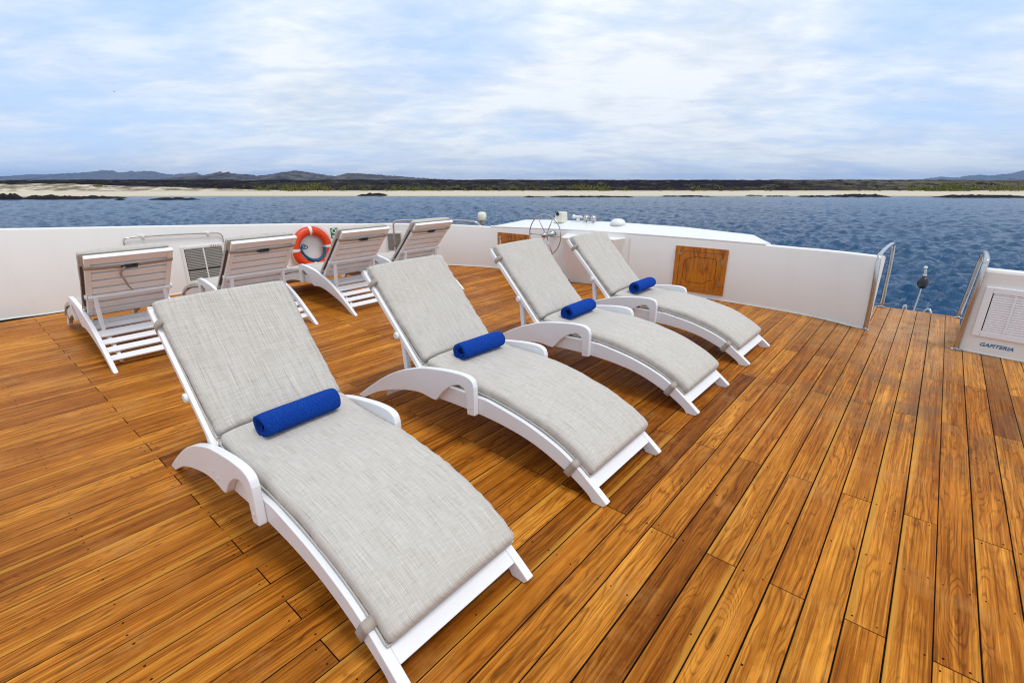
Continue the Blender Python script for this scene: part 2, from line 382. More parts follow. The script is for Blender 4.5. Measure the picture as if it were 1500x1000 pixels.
# helm console pod
def pod():
    zt = .705
    top = [(-4.42, 6.50), (-4.30, 6.21), (-4.13, 6.23), (-3.52, 6.42), (-3.44, 6.61)]
    topb = [(-4.42, 6.70), (-3.44, 6.74)]
    t3 = [(x, y, zt+.065*max(0, (y-6.25))) for x, y in top]
    bot = [(-4.34, 6.62, .30), (-4.24, 6.40, .0), (-4.08, 6.44, .0), (-3.62, 6.54, .0), (-3.52, 6.66, .30)]
    V = t3+[(x, y, zt+.03) for x, y in topb]+bot+[(-4.34, 6.72, .0), (-3.52, 6.74, .0)]
    F = [(0, 1, 2, 3, 4, 6, 5)[::-1]]
    for i in range(4): F.append((i, 7+i, 8+i, i+1)[::-1])
    F += [(5, 12, 7, 0)[::-1], (4, 11, 13, 6)[::-1]]
    o = obj('helm_console', (V, F), M['wall'], bevel=.012)
    tag(o, 'white moulded helm console pod standing out from the bow wall', 'console')
pod()

# ------------------------------------------------------------------ hatches
def hatch(c, T, N, w, hgt, label, two=False):
    root = empty('teak_hatch', tuple(c)); tag(root, label, 'hatch', 'teak locker hatches in the bulwark')
    c0 = np.zeros(3); fw = .062
    fr = []
    for s in (-1, 1):
        fr.append(obox(c0+T*s*(w/2-fw/2)+N*.009, T, N, UPV, fw/2, .013, hgt/2))
        fr.append(obox(c0+UPV*s*(hgt/2-fw/2)+N*.0085, T, N, UPV, w/2-fw-.0005, .0125, fw/2))
    obj('frame', join(*fr), M['hatch'], root, bevel=.004)
    obj('door_panel', obox(c0+N*.006, T, N, UPV, w/2-fw-.004, .008, hgt/2-fw-.004), M['hatch'], root, bevel=.002)
    dw, dh = w/2-fw-.06, hgt/2-fw-.07
    gr = [c0+N*.0145+T*a*dw+UPV*b*dh for a, b in ((-.95, -.7), (-.95, .6), (-.7, .85), (-.3, 1), (.85, 1), (.95, .8), (.95, -.6), (.6, -.75), (.3, -1), (-.6, -1))]
    obj('groove', tube(gr, .0024, 6, closed=True), M['nail'], root)
    for s in (.45, -.5):
        obj('hinge', obox(c0+T*(w/2-fw-.002)+UPV*s*hgt*.5+N*.018, T, N, UPV, .014, .005, .035), M['brass'], root, bevel=.002)
    obj('finger_hole', lathe([(.001, 0), (.012, 0), (.012, .003), (.001, .003)], 12, 'y', tuple(c0+T*-(w/2-fw-.03)+UPV*.0+N*.012)), M['black'], root)
    obj('catch', obox(c0-T*(w/2-fw)+UPV*hgt*.33+N*.022, T, N, UPV, .03, .004, .012), M['steel'], root, bevel=.002)
p, t = wall_pt(-2.335); c, T, N = facing(p, t, .375, .002); hatch(c, T, N, .70, .615, 'wooden locker hatch in the white bow wall beside the last lounger')
p, t = wall_pt(-5.53); c, T, N = facing(p, t, .34, .002); hatch(c, T, N, .70, .60, 'wooden locker hatch in the bow wall left of the steering wheel')
p, t = side_pt(5.08); c, T, N = facing(p, t, .27, .004); hatch(c, T, N, .36, .48, 'small wooden locker hatch low on the port wall, mostly behind a lounger')

# ------------------------------------------------------------------ louvred vents
def vent(c, T, N, w, hgt, cols, nl, fmat, lmat, label, fw=.05, slip=None):
    root = empty('louvre_vent', tuple(c)); tag(root, label, 'vent'); c0 = np.zeros(3)
    obj('backing', obox(c0+N*.002, T, N, UPV, w/2-.01, .002, hgt/2-.01), M['dark'], root)
    fr = []
    for s in (-1, 1):
        fr.append(obox(c0+T*s*(w/2-fw/2)+N*.012, T, N, UPV, fw/2, .012, hgt/2)); fr.append(obox(c0+UPV*s*(hgt/2-fw/2)+N*.0115, T, N, UPV, w/2-fw-.0005, .0115, fw/2))
    obj('frame', join(*fr), fmat, root, bevel=.004)
    for k in range(1, cols):
        obj('mullion', obox(c0+T*(-w/2+fw+(w-2*fw)*k/cols)+N*.014, T, N, UPV, .009, .010, hgt/2-fw-.001), fmat, root, bevel=.002)
    sl = []; ih = hgt-2*fw; cr_ = math.cos(math.radians(38)); sr_ = math.sin(math.radians(38))
    for k in range(nl):
        z = -ih/2+ih*(k+.5)/nl
        if slip and k == slip: continue
        for q in range(cols):
            cw = (w-2*fw)/cols
            sl.append(obox(c0+T*(-w/2+fw+cw*(q+.5))+UPV*z+N*.010, T, N*cr_-UPV*sr_, UPV*cr_+N*sr_, cw/2-.008, .0075, ih/nl*.40))
    obj('louvres', join(*sl), lmat, root)
p, t = side_pt(2.52); c, T, N = facing(p, t, .385, .001)
vent(c, T, N, .56, .52, 2, 20, M['wall'], M['louvre'], 'grey louvred vent with white frame on the port wall behind the second rear lounger', .035, 6)
p, t = side_pt(5.62); c, T, N = facing(p, t, .40, .001)
vent(c, T, N, .30, .36, 2, 14, M['wall'], M['louvre'], 'small grey louvred vent at the rounded corner of the port wall', .025)

# ------------------------------------------------------------------ starboard bulkhead with vent and lettering
P2 = [(.43, 6.27), (.95, 6.20), (1.6, 6.10), (3.4, 5.8)]
P2s = cr(P2, 4)
sb = obj('starboard_wall', wall_mesh(P2s, [.80]*len(P2s), .11, .03), M['wall']); tag(sb, 'white bulwark wall right of the opening with a vent and blue lettering', 'wall')
obj('base_bead', tube([(x, y-.004, .004) for x, y in P2s], .007, 6), M['tape'], sb, smooth=True)
def sb_pt(x):
    for (a, b), (c, d) in zip(P2s, P2s[1:]):
        if a <= x <= c:
            t = np.array([c-a, d-b]); t /= np.linalg.norm(t); return np.array([x, b+(d-b)*(x-a)/(c-a)]), t
p, t = sb_pt(.93); c, T, N = facing(p, t, .405, .001)
vent(c, T, N, .90, .47, 5, 16, M['frame'], M['frame'], 'white louvred vent in the wall right of the opening', .055)
FONT = None
def lettering(name, s, c, T, N, size, m, shear=.0, fat=0.0, parent=None, bend=0):
    cu = bpy.data.curves.new(name, 'FONT'); cu.body = s; cu.size = size; cu.shear = shear; cu.offset = fat; cu.align_x = 'CENTER'; cu.align_y = 'CENTER'; cu.extrude = .0008; cu.space_character = 1.06
    o0 = bpy.data.objects.new(name, cu); C.objects.link(o0); dg = bpy.context.evaluated_depsgraph_get()
    me = bpy.data.meshes.new_from_object(o0.evaluated_get(dg)); bpy.data.objects.remove(o0)
    me.name = name; me.materials.clear(); me.materials.append(m); o = bpy.data.objects.new(name, me); C.objects.link(o)
    R = Matrix((tuple(T)+(0,), (0, 0, 1, 0), tuple(N)+(0,), (0, 0, 0, 1))).transposed(); o.matrix_world = Matrix.Translation(Vector(c))@R
    if parent: o.parent = parent; o.matrix_parent_inverse = parent.matrix_world.inverted()
    return o
p, t = sb_pt(.675); c, T, N = facing(p, t, .092, .002); 
lettering('wall_lettering', 'GAFITERIA', c, T, N, .047, M['inkblue'], .28, .0014, sb)
def worn_letters(y, z, out, w, h, m, seed):     # lettering too small and worn to read: short strokes
    p, t = side_pt(y); c, T, N = facing(p, t, z, out); rs = np.random.default_rng(seed); parts = []; x = -w/2
    while x < w/2:
        cw = rs.uniform(.010, .020); k = rs.integers(0, 3); sl = UPV+T*.15
        parts.append(obox(c+T*x, T, N, sl, .0028, .0006, h/2))
        if k: parts.append(obox(c+T*(x+cw*.45)+sl*(h*.42 if k == 1 else 0), T, N, UPV, cw*.40, .0006, .0026))
        if k == 2: parts.append(obox(c+T*(x+cw*.8), T, N, sl, .0028, .0006, h/2))
        x += cw+.009
    obj('wall_lettering', join(*parts), m, bul)
worn_letters(2.68, .628, .026, .13, .034, M['inkred'], 3); worn_letters(4.95, .70, .003, .17, .028, M['inkblue'], 5)
# green emergency sign
p, t = side_pt(4.60); c, T, N = facing(p, t, .635, .003)
sg = empty('safety_sign', tuple(c)); tag(sg, 'small green safety sign with white symbol on the port wall beside the life ring', 'sign')
obj('plate', obox((0, 0, 0), T, N, UPV, .07, .003, .085), M['green'], sg)
ringp = [np.array((0, 0, .035))+N*.005+T*.035*math.cos(a)-T*.012+UPV*.035*math.sin(a) for a in np.linspace(0, 2*PI, 18)[:-1]]
obj('symbol', join(tube(ringp, .008, 6, closed=True), obox(N*.005-UPV*.055, T, N, UPV, .05, .002, .012), obox(N*.005+T*.045+UPV*.03, T, N, UPV, .014, .002, .014)), M['tape'], sg)

# ------------------------------------------------------------------ life ring
p, t = side_pt(4.13); c, T, N = facing(p, t, .435, .065)
lr = empty('life_ring', tuple(c)); tag(lr, 'orange life ring with white bands and teal rope hung on the port wall', 'life ring')
def torus(R, r, a0, a1, n=48, m=14, sq=.85):
    V, F = [], []; closed = abs(a1-a0-2*PI) < 1e-6; cnt = n if closed else n+1
    for i in range(cnt):
        a = a0+(a1-a0)*i/n; d = T*math.cos(a)+UPV*math.sin(a)
        for k in range(m):
            b = 2*PI*k/m; V.append(tuple(d*(R+r*math.cos(b))+N*r*sq*math.sin(b)))
    for i in range(n):
        j = (i+1) % cnt
        for k in range(m):
            l = (k+1) % m; F.append((i*m+k, j*m+k, j*m+l, i*m+l))
    return V, F
obj('ring_body', torus(.282, .072, 0, 2*PI, 64, 16), M['orange'], lr, smooth=True)
for a in (92, 182, 272, 2):
    a = math.radians(a); obj('white_band', torus(.282, .0755, a-.08, a+.08, 6, 16), M['tape'], lr, smooth=True)
gl = []
for q in range(4):
    a0 = math.radians(92+90*q+8); a1 = math.radians(92+90*(q+1)-8)
    for a in np.linspace(a0, a1, 12):
        rr = .358+.016*math.sin((a-a0)/(a1-a0)*PI); gl.append(T*math.cos(a)*rr+UPV*math.sin(a)*rr+N*.015)
obj('grab_line', tube(gl, .006, 6, closed=True), M['line'], lr, smooth=True)
rp = []
for a in np.linspace(math.radians(170), math.radians(360), 40):
    rr = .205-.02*math.sin(2*a); rp.append(T*math.cos(a)*rr+UPV*(math.sin(a)*rr)+N*(.03))
obj('rope_coil', join(*[tube([q+N*.012*math.cos(k*1.6)+(q/np.linalg.norm(q))*.012*math.sin(k*1.6) for q in rp], [.006+.012*min(1, (i+4)/26) for i in range(len(rp))], 7) for k in range(4)],
    tube([T*-.19+UPV*.05+N*.05+T*.03*math.cos(a)+UPV*.05*math.sin(a)*.6+T*.02 for a in np.linspace(0, 2*PI, 14)], .009, 6),
    tube([T*-.165+UPV*.03+N*.05+T*.045*math.cos(a)+UPV*.028*math.sin(a)+T*.02 for a in np.linspace(0, 2*PI, 14)], .008, 6)), M['rope'], lr, smooth=True)
obj('bracket', obox(-UPV*.33-N*.05, T, N, UPV, .25, .012, .02), M['wall'], lr)
for sx in (-1, 1):
    obj('hook', tube([T*.2*sx-UPV*.345-N*.06, T*.2*sx-UPV*.345+N*.02, T*.2*sx-UPV*.31+N*.06], .008, 7), M['steel'], lr, smooth=True)

# ------------------------------------------------------------------ pipes and rails
def side_run(pts, off): 
    out = []
    for y, z in pts:
        p, t = side_pt(y); q, T, N = facing(p, t, z, off); out.append(tuple(q))
    return out
pr = empty('wall_pipe', (0, 0, 0)); tag(pr, 'thin steel pipe rail with bent ends clipped to the port wall', 'pipe rail')
pts = cr([(1.62, .74), (1.625, .80), (1.67, .83), (1.9, .832), (2.3, .822), (2.70, .803), (2.77, .79), (2.80, .75), (2.805, .66)], 5)
obj('pipe', tube(side_run(pts, .028), .0085, 8), M['steel'], pr, smooth=True)
for y, z in ((1.84, .832), (2.62, .806)):
    p, t = side_pt(y); c, T, N = facing(p, t, z, .018); obj('clip', obox(c, T, N, UPV, .018, .020, .017), M['wall'], pr, bevel=.005)
hr = empty('corner_handrail', (0, 0, 0)); tag(hr, 'steel handrail looping over the rounded port corner of the wall', 'handrail')
obj('rail', tube(cr([(-7.56, 5.55, .33), (-7.56, 5.55, .64), (-7.55, 5.56, .76), (-7.47, 5.63, .80), (-7.1, 5.93, .81), (-6.75, 6.2, .81), (-6.45, 6.38, .805), (-6.32, 6.45, .78), (-6.25, 6.52, .70)], 6), .018, 10), M['steel'], hr, smooth=True)
for q in ((-7.56, 5.58, .36), (-7.0, 6.07, .73)):
    obj('bracket', tube([q, (q[0]-.03, q[1]+.09, q[2])], .016, 8) if q[2] < .5 else tube([(q[0], q[1], .70), (q[0]+.03, q[1]-.04, .81)], .013, 8), M['steel'], hr)
def gate_rail(pts, label):
    r = empty('opening_handrail', (pts[0][0], pts[0][1], 0)); tag(r, label, 'handrail', 'steel handrails at the forward opening')
    o = np.array((pts[0][0], pts[0][1], 0)); q = [np.array(p)-o for p in pts]
    obj('rail', tube(cr(q, 6), .023, 12), M['steel'], r, smooth=True)
    for e in (q[0], q[-1]): obj('foot_flange', lathe([(.04, .0), (.04, .008), (.024, .012)], 16, 'z', (e[0], e[1], 0)), M['steel'], r, smooth=False)
gate_rail([(-.352, 6.43, .02), (-.36, 6.43, .3), (-.375, 6.43, .62), (-.385, 6.47, .745), (-.39, 6.56, .80), (-.375, 7.2, .815), (-.355, 7.62, .81), (-.345, 7.71, .76), (-.335, 7.72, .6), (-.325, 7.72, .3), (-.315, 7.72, .02)], 'steel handrail on the left of the forward opening')
gate_rail([(.405, 6.235, .02), (.41, 6.235, .3), (.42, 6.235, .70), (.425, 6.26, .83), (.43, 6.36, .875), (.46, 7.1, .84), (.475, 7.6, .79), (.475, 7.69, .73), (.465, 7.70, .6), (.45, 7.70, .3), (.435, 7.70, .02)], 'steel handrail on the right of the forward opening')
def cheek(x0, x1, y0, y1, label):
    o = obj('opening_cheek', join(*[([(x0, y0, -.4), (x0, y1, -.4), (x0, y1, .02), (x0, y1-.25, .10), (x0, y0, .62), (x1, y0, -.4), (x1, y1, -.4), (x1, y1, .02), (x1, y1-.25, .10), (x1, y0, .62)],
        [(0, 1, 2, 3, 4), (9, 8, 7, 6, 5), (0, 5, 6, 1), (1, 6, 7, 2), (2, 7, 8, 3), (3, 8, 9, 4), (4, 9, 5, 0)])]), M['wall'], bevel=.006)
    tag(o, label, 'panel')
cheek(-.46, -.415, 6.58, 7.76, 'white sloping side panel left of the forward opening')
cheek(.50, .545, 6.385, 7.76, 'white sloping side panel right of the forward opening')

# ------------------------------------------------------------------ steering wheel and gear on the dash
wc = np.array((-4.67, 6.30, .70)); wz = empty('steering_wheel', tuple(wc)); tag(wz, 'slim steel spoked steering wheel on the bow wall', 'wheel')
WT = np.array([1, 0, 0.]); WN = np.array([0, -1, .0])
rim = [WT*.305*math.cos(a)+UPV*.315*math.sin(a) for a in np.linspace(0, 2*PI, 49)[:-1]]
obj('rim', tube(rim, .009, 8, closed=True), M['steel'], wz, smooth=True)
for k in range(6):
    a = math.radians(60*k); obj('spoke', tube([WT*.03*math.cos(a)+UPV*.03*math.sin(a)-WN*.03, WT*.305*math.cos(a)+UPV*.315*math.sin(a)], .0075, 7), M['steel'], wz, smooth=True)
obj('hub', lathe([(.001, -.055), (.035, -.05), (.045, -.02), (.04, .03), (.03, .16), (.05, .17), (.05, .24)], 16, 'y'), M['steel'], wz, smooth=True)
def place(px_x, y, z): return (px_x, y, z)
lamp = empty('search_lamp', (-6.32, 6.60, .72)); tag(lamp, 'ivory round headed lamp on a dark bracket at the port end of the bow wall', 'lamp')
obj('bracket', join(tube([(0, 0, -.03), (0, 0, .08)], .03, 10), box(-.045, -.015, -.03, .03, .0, .13), box(.02, .045, -.03, .03, .02, .12)), M['brass'], lamp, bevel=.004)
obj('head', lathe([(.02, .085), (.06, .09), (.076, .115), (.08, .16), (.077, .20), (.062, .225), (.03, .235)], 20), M['ivory'], lamp, smooth=True)
bn = empty('compass_box', (-4.80, 6.90, .865)); tag(bn, 'white instrument box with a dark lens on the dash above the wheel', 'instrument')
obj('housing', ([(-.09, -.08, -.02), (.09, -.08, -.02), (.09, .09, -.02), (-.09, .09, -.02), (-.06, -.05, .145), (.085, -.05, .15), (.085, .08, .15), (-.06, .08, .145)], [(3, 2, 1, 0), (4, 5, 6, 7), (0, 1, 5, 4), (1, 2, 6, 5), (2, 3, 7, 6), (3, 0, 4, 7)]), M['ivory'], bn, bevel=.015, seg=3)
obj('lens', lathe([(.001, 0), (.032, 0), (.03, .008), (.001, .01)], 16, 'y', (-.015, -.068, .118)), M['black'], bn)
hn = empty('deck_horn', (-4.50, 6.98, .875)); hn.scale = (.72, .72, .66); tag(hn, 'white trumpet horn on the dash beside two chrome lamps', 'horn')
obj('base', lathe([(.05, -.04), (.048, .03), (.036, .06), (.036, .085)], 16), M['hull'], hn, smooth=True)
obj('trumpet', lathe([(.055, -.13), (.045, -.11), (.03, -.04), (.03, .10), (.02, .105)], 16, 'x', (0, 0, .105)), M['hull'], hn, smooth=True)
for x, lb in ((-4.33, 'chrome round spotlight beside the white horn'), (-4.20, 'chrome round spotlight, the one farther from the white horn')):
    sp = empty('chrome_spotlight', (x, 6.96, .875)); sp.scale = (.78, .78, .74); tag(sp, lb, 'spotlight', 'chrome spotlights on the dash')
    obj('housing', lathe([(.01, -.075), (.045, -.06), (.062, -.02), (.066, .02), (.06, .035), (.055, .03), (.01, .02)], 18, 'y', (0, 0, .085)), M['steel'], sp, smooth=True)
    obj('stem', tube([(0, 0, -.06), (0, 0, .03)], .014, 8), M['brass'], sp, smooth=True)
dm = obj('dash_dome', lathe([(.125, 0), (.12, .05), (.10, .09), (.065, .115), (.02, .122)], 22, 'z', (0, 0, 0)), M['hull'], smooth=True)
dm.location = (-3.76, 6.96, .862); dm.scale = (.95, 1.0, .8); tag(dm, 'low white dome bump on the middle of the dash', 'dome')

# ------------------------------------------------------------------ forward deck, hull and bow staff
HS = [(-8.3, -4), (-8.3, 5), (-7.6, 6.8), (-5.5, 10), (-4.0, 13.5), (-3.2, 15.2), (-2.4, 13.5), (-.5, 10), (1.6, 6.8), (3.6, 5), (3.6, -4)]
n = len(HS); bot = [(-2.9+(x+2.9)*.6, y*.93, -7.0) for x, y in HS]
hl = obj('hull', ([(x, y, -2.5) for x, y in HS]+bot, [tuple(range(n-1, -1, -1))]+[(i, (i+1) % n, n+(i+1) % n, n+i) for i in range(n)]), M['hull']); tag(hl, 'white yacht hull and lower foredeck under the sun deck', 'hull')
st = empty('bow_staff', (.16, 12.6, -2.5)); tag(st, 'thin steel bow staff with a black signal ball beyond the opening', 'signal staff')
def onU(x, y, u):
    c_, s_ = math.cos(PITCH), math.sin(PITCH); d = ((x-750)/715., (500-y)/715., 1.)
    X, Y, Z = d[0], d[2]*c_+d[1]*s_, d[1]*c_-d[2]*s_
    wx = X*math.cos(YAW)-Y*math.sin(YAW); wy = X*math.sin(YAW)+Y*math.cos(YAW); tt = u/wy
    return np.array((wx*tt, u, CAMH+Z*tt))
S0 = np.array((.16, 12.6, -2.5)); b0 = onU(1338, 455, 12.6)-S0; b1 = onU(1352, 414, 12.6)-S0; b2 = onU(1356, 392, 12.6)-S0; dd = (b1-b0); foot = b0+dd*((0-b0[2])/dd[2])
obj('pole', tube([foot, b0, b1, b2], [.025, .02, .018, .010], 8), M['steel'], st, smooth=True)
ico = lathe([(.005, -.125)]+[(.092*math.sin(a), -.125*math.cos(a)) for a in np.linspace(.2, PI-.2, 10)]+[(.005, .125)], 20, 'z', tuple(b1)); obj('signal_ball', ico, M['black'], st, smooth=True)
obj('ball_fitting', join(lathe([(.035, .06), (.04, .10), (.012, .15), (.02, .17), (.008, .2)], 10, 'z', tuple(b1+(b2-b1)*.2))), M['steel'], st, smooth=True)
obj('staff_light', lathe([(.015, -.02), (.03, -.015), (.03, .02), (.015, .03)], 12, 'z', tuple(b2)), M['ivory'], st, smooth=True)
q0 = onU(1319, 460, 8.6); q1 = onU(1326, 457, 8.6); q2 = onU(1350, 462, 8.3); q3 = onU(1364, 469, 8.2)
lad = empty('ladder_rails', (0, 8.4, -.2)); tag(lad, 'pale tops of ladder rails just beyond the deck edge', 'ladder'); o = np.array((0, 8.4, -.2))
obj('rail', tube(cr([q0-o+np.array((-.02, .2, -1)), q0-o, q1-o, q1-o+np.array((.02, .05, -1.0))], 5), .013, 8), M['steel'], lad, smooth=True)
obj('rail', tube(cr([q2-o+np.array((-.02, .1, -1)), q2-o, q3-o, q3-o+np.array((.02, -.05, -1.0))], 5), .013, 8), M['steel'], lad, smooth=True)

# ------------------------------------------------------------------ sun loungers
ARM = cr([(-2.165, 0), (-2.085, .060), (-1.986, .130), (-1.80, .253), (-1.63, .342), (-1.474, .403), (-1.33, .446), (-1.133, .479), (-1.01, .490), (-.945, .486), (-.908, .468), (-.893, .430)], 4)+[(-.893, .243)]
ARM += [(-.956, .236)]+cr([(-.962, .35), (-.973, .392), (-1.0, .411), (-1.03, .411), (-1.09, .387), (-1.168, .328), (-1.222, .265)], 4)+[(-1.245, .241)]+cr([(-1.285, .240), (-1.36, .248), (-1.447, .244), (-1.567, .219), (-1.728, .171), (-1.903, .102), (-2.087, 0)], 4)
BT = [(-1.30, .335), (-1.1, .352), (-.886, .357), (-.79, .352), (-.579, .318), (-.43, .280), (-.29, .230), (-.18, .170), (-.11, .119), (-.05, .075), (.012, .026)]
BB = [(-.078, 0), (-.112, .040), (-.25, .118), (-.46, .196), (-.68, .233), (-.9, .244), (-1.1, .244), (-1.30, .235)]
BEAM = cr(BT, 4)+[(-.010, 0)]+cr(BB, 4)
HG = np.array((-1.425, .395)); TP = np.array((-1.985, .985)); BD = (TP-HG)/np.linalg.norm(TP-HG); BL = np.linalg.norm(TP-HG); BN = np.array((BD[1], -BD[0]))   # BN points forward/up off the backrest
if BN[1] < 0: BN = -BN
def btop(x):
    xs = [p[0] for p in BT]; zs = [p[1] for p in BT]; return float(np.interp(x, xs, zs))
def b3(s, n_, y): q = HG+BD*s+BN*n_; return np.array((q[0], y, q[1]))
B_D3 = np.array((BD[0], 0, BD[1])); B_N3 = np.array((BN[0], 0, BN[1])); YV = np.array((0, 1., 0))
def pad(path, half, thick, seed, puff=.010, n=28, shift=0.0, flare=0.0):
    P = [np.array(p) for p in path]; S = [0]
    for a, b in zip(P, P[1:]): S.append(S[-1]+np.linalg.norm(b-a))
    Lh = S[-1]; ss = np.unique(np.concatenate([np.linspace(0, Lh, 46), np.linspace(0, .035, 6), np.linspace(Lh-.035, Lh, 6)])); V, F, UV = [], [], []
    rs = np.random.default_rng(seed); o1, o2 = rs.uniform(0, 90, 2)
    prof = [i/n*2*PI for i in range(n)]
    for s in ss:
        x = np.interp(s, S, [p[0] for p in P]); z = np.interp(s, S, [p[1] for p in P])
        x2 = np.interp(min(s+.03, Lh), S, [p[0] for p in P]); z2 = np.interp(min(s+.03, Lh), S, [p[1] for p in P])
        x1 = np.interp(max(s-.03, 0), S, [p[0] for p in P]); z1 = np.interp(max(s-.03, 0), S, [p[1] for p in P])
        t = np.array((x2-x1, z2-z1)); t /= np.linalg.norm(t); nn = np.array((-t[1], t[0])); nn = nn if nn[1] > 0 else -nn
        e = min(s/.032, (Lh-s)/.032, 1); e = math.sqrt(max(0, 1-(1-e)**2)); tk = thick*(.18+.82*e)/2; hw = half-.02*(1-e)+flare*s/Lh
        hw += .006*float(fbm(np.array([s*7+o1]), np.array([o2]), 2, 3)[0])
        for th in prof:
            cs, sn = math.cos(th), math.sin(th); y = hw*math.copysign(abs(cs)**.22, cs); w = tk*math.copysign(abs(sn)**.62, sn)
            k = 1-(abs(y)/half)**2.5
            w += (puff*k*e if sn > 0 else 0)
            if abs(cs) > .9: w += .0035*math.sin(s*95+o1+2*math.sin(s*23))*e
            if sn > 0: w += .009*float(fbm(np.array([s*5+o1]), np.array([y*5+o2]), 3, 5)[0])*e
            V.append((x+nn[0]*w, y+shift, z+nn[1]*w)); UV.append((s+o1, y+(.08 if sn < 0 else 0)+w*.8+o2))
    m = len(ss)
    for i in range(m-1):
        for k in range(n):
            l = (k+1) % n; F.append((i*n+k, i*n+l, (i+1)*n+l, (i+1)*n+k))
    F.append(tuple(range(n-1, -1, -1))); F.append(tuple((m-1)*n+k for k in range(n)))
    return (V, F), UV
SEATP = cr([(-1.405, .440), (-1.34, .416), (-1.22, .397), (-1.05, .391), (-.886, .389), (-.72, .371), (-.55, .339), (-.40, .301), (-.28, .253), (-.18, .201), (-.100, .142)], 5)
SEATP = [(x, z+.004) for x, z in SEATP]
BACKP = [tuple(HG+BD*s+BN*(.034-.010*math.sin(s/BL*PI))) for s in np.linspace(.035, BL+.012, 24)]
def strap_loop(path, w, along):    # ribbon: path of 3D points, ribbon width axis
    V, F = [], []; a = np.array(along)*w/2
    for q in path: V += [tuple(np.array(q)-a), tuple(np.array(q)+a)]
    for i in range(len(path)-1): F.append((2*i, 2*i+1, 2*i+3, 2*i+2))
    return V, F
def under(o, n=28):      # pad underside painted brown for the shade behind the slats
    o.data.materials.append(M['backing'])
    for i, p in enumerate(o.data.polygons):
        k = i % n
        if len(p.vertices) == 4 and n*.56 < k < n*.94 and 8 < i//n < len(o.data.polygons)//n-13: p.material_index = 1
def make_lounger(tail=False):
    r = empty('sun_lounger')
    for s in (-1, 1):
        y0, y1 = sorted((s*.3255, s*.3615)); obj('armrest', prism(ARM, y0, y1), M['frame'], r, bevel=.0055, seg=3)
        y0, y1 = sorted((s*.287, s*.325)); obj('side_beam', prism(BEAM, y0, y1), M['frame'], r, bevel=.004)
        for bx, bz in ((-1.30, .30), (-1.36, .315), (-.925, .29)):
            obj('bolt', lathe([(.001, 0), (.008, 0), (.006, .003), (.001, .004)], 10, 'y', (bx, s*.3618 if s > 0 else -.3655, bz)), M['tape'], r)
        nb = cr([(-1.26, .300), (-1.5, .258), (-1.66, .218), (-1.80, .160), (-1.93, .085)], 4); lo = [(x-.01, z-.062) for x, z in nb[::-1]]
        y0, y1 = sorted((s*.235, s*.262)); obj('notch_bar', prism(nb+lo, y0, y1), M['frame'], r, bevel=.003)
        obj('backrest_stile', obox(b3(BL/2, -.018, s*.301), B_D3, YV, B_N3, BL/2, .021, .0175), M['slat'], r, bevel=.004)
        c = b3(.30, -.036, s*.330); obj('pivot', lathe([(.001, -.009), (.019, -.009), (.023, -.005), (.023, .005), (.019, .009), (.001, .009)], 18, 'y', tuple(c)), M['frame'], r, smooth=False)
        a = b3(.30, -.050, s*.268); f_ = np.array((-1.635, s*.268, .262)); d = (f_-a); ln = np.linalg.norm(d); d /= ln; e = np.cross(YV, d)
        obj('brace_leg', obox((a+f_)/2, d, YV, e, ln/2, .016, .020), M['frame'], r, bevel=.005)
    obj('brace_bar', obox(b3(.30, -.053, 0), B_D3, YV, B_N3, .020, .3185, .016), M['frame'], r, bevel=.005)
    # footboard across the front between the beams
    fx0, fz0, fx1, fz1 = -.150, .1475, -.060, .0815; t = np.array((fx1-fx0, 0, fz1-fz0)); L = np.linalg.norm(t); t /= L; nn = np.array((-t[2], 0, t[0]))
    obj('footboard', obox(np.array(((fx0+fx1)/2, 0, (fz0+fz1)/2))-nn*.013, t, YV, nn, L/2, .2868, .011), M['frame'], r, bevel=.003)
    for x in (-.27, -.40, -.53, -.66, -.79, -.92, -1.05, -1.18):
        t = np.array((.06, 0, btop(x+.03)-btop(x-.03))); t /= np.linalg.norm(t); nn = np.array((-t[2], 0, t[0]))
        obj('seat_slat', obox(np.array((x, 0, btop(x)))-nn*.004, t, YV, nn, .042, .2868, .010), M['slat'], r, bevel=.003)
    for i, (x, z, w) in enumerate(((-1.965, .078, .029), (-1.885, .135, .029), (-1.795, .188, .029), (-1.675, .238, .042), (-1.55, .278, .029), (-1.45, .300, .029))):
        t = np.array((.5, 0, .30 if i > 2 else .36)); t /= np.linalg.norm(t); nn = np.array((-t[2], 0, t[0]))
        obj('rear_slat', obox((x, 0, z), t, YV, nn, w, .3252, .010), M['frame'], r, bevel=.003)
    ns = 8; gap = .026; sw = (BL-gap*(ns-1))/ns
    for i in range(ns):
        s0 = (sw+gap)*i; obj('back_slat', obox(b3(s0+sw/2, -.017, 0), B_D3, YV, B_N3, sw/2, .2798, .0165), M['slat'], r, bevel=.004)
    obj('head_rail', obox(b3(BL+.006, -.019, 0), B_D3, YV, B_N3, .0055, .322, .019), M['frame'], r, bevel=.003)
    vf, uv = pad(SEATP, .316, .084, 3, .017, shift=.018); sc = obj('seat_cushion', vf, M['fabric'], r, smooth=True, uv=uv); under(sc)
    vf, uv = pad(BACKP, .316, .068, 8, .018, shift=.024, flare=.012); bc = obj('back_cushion', vf, M['fabric'], r, smooth=True, uv=uv); under(bc)
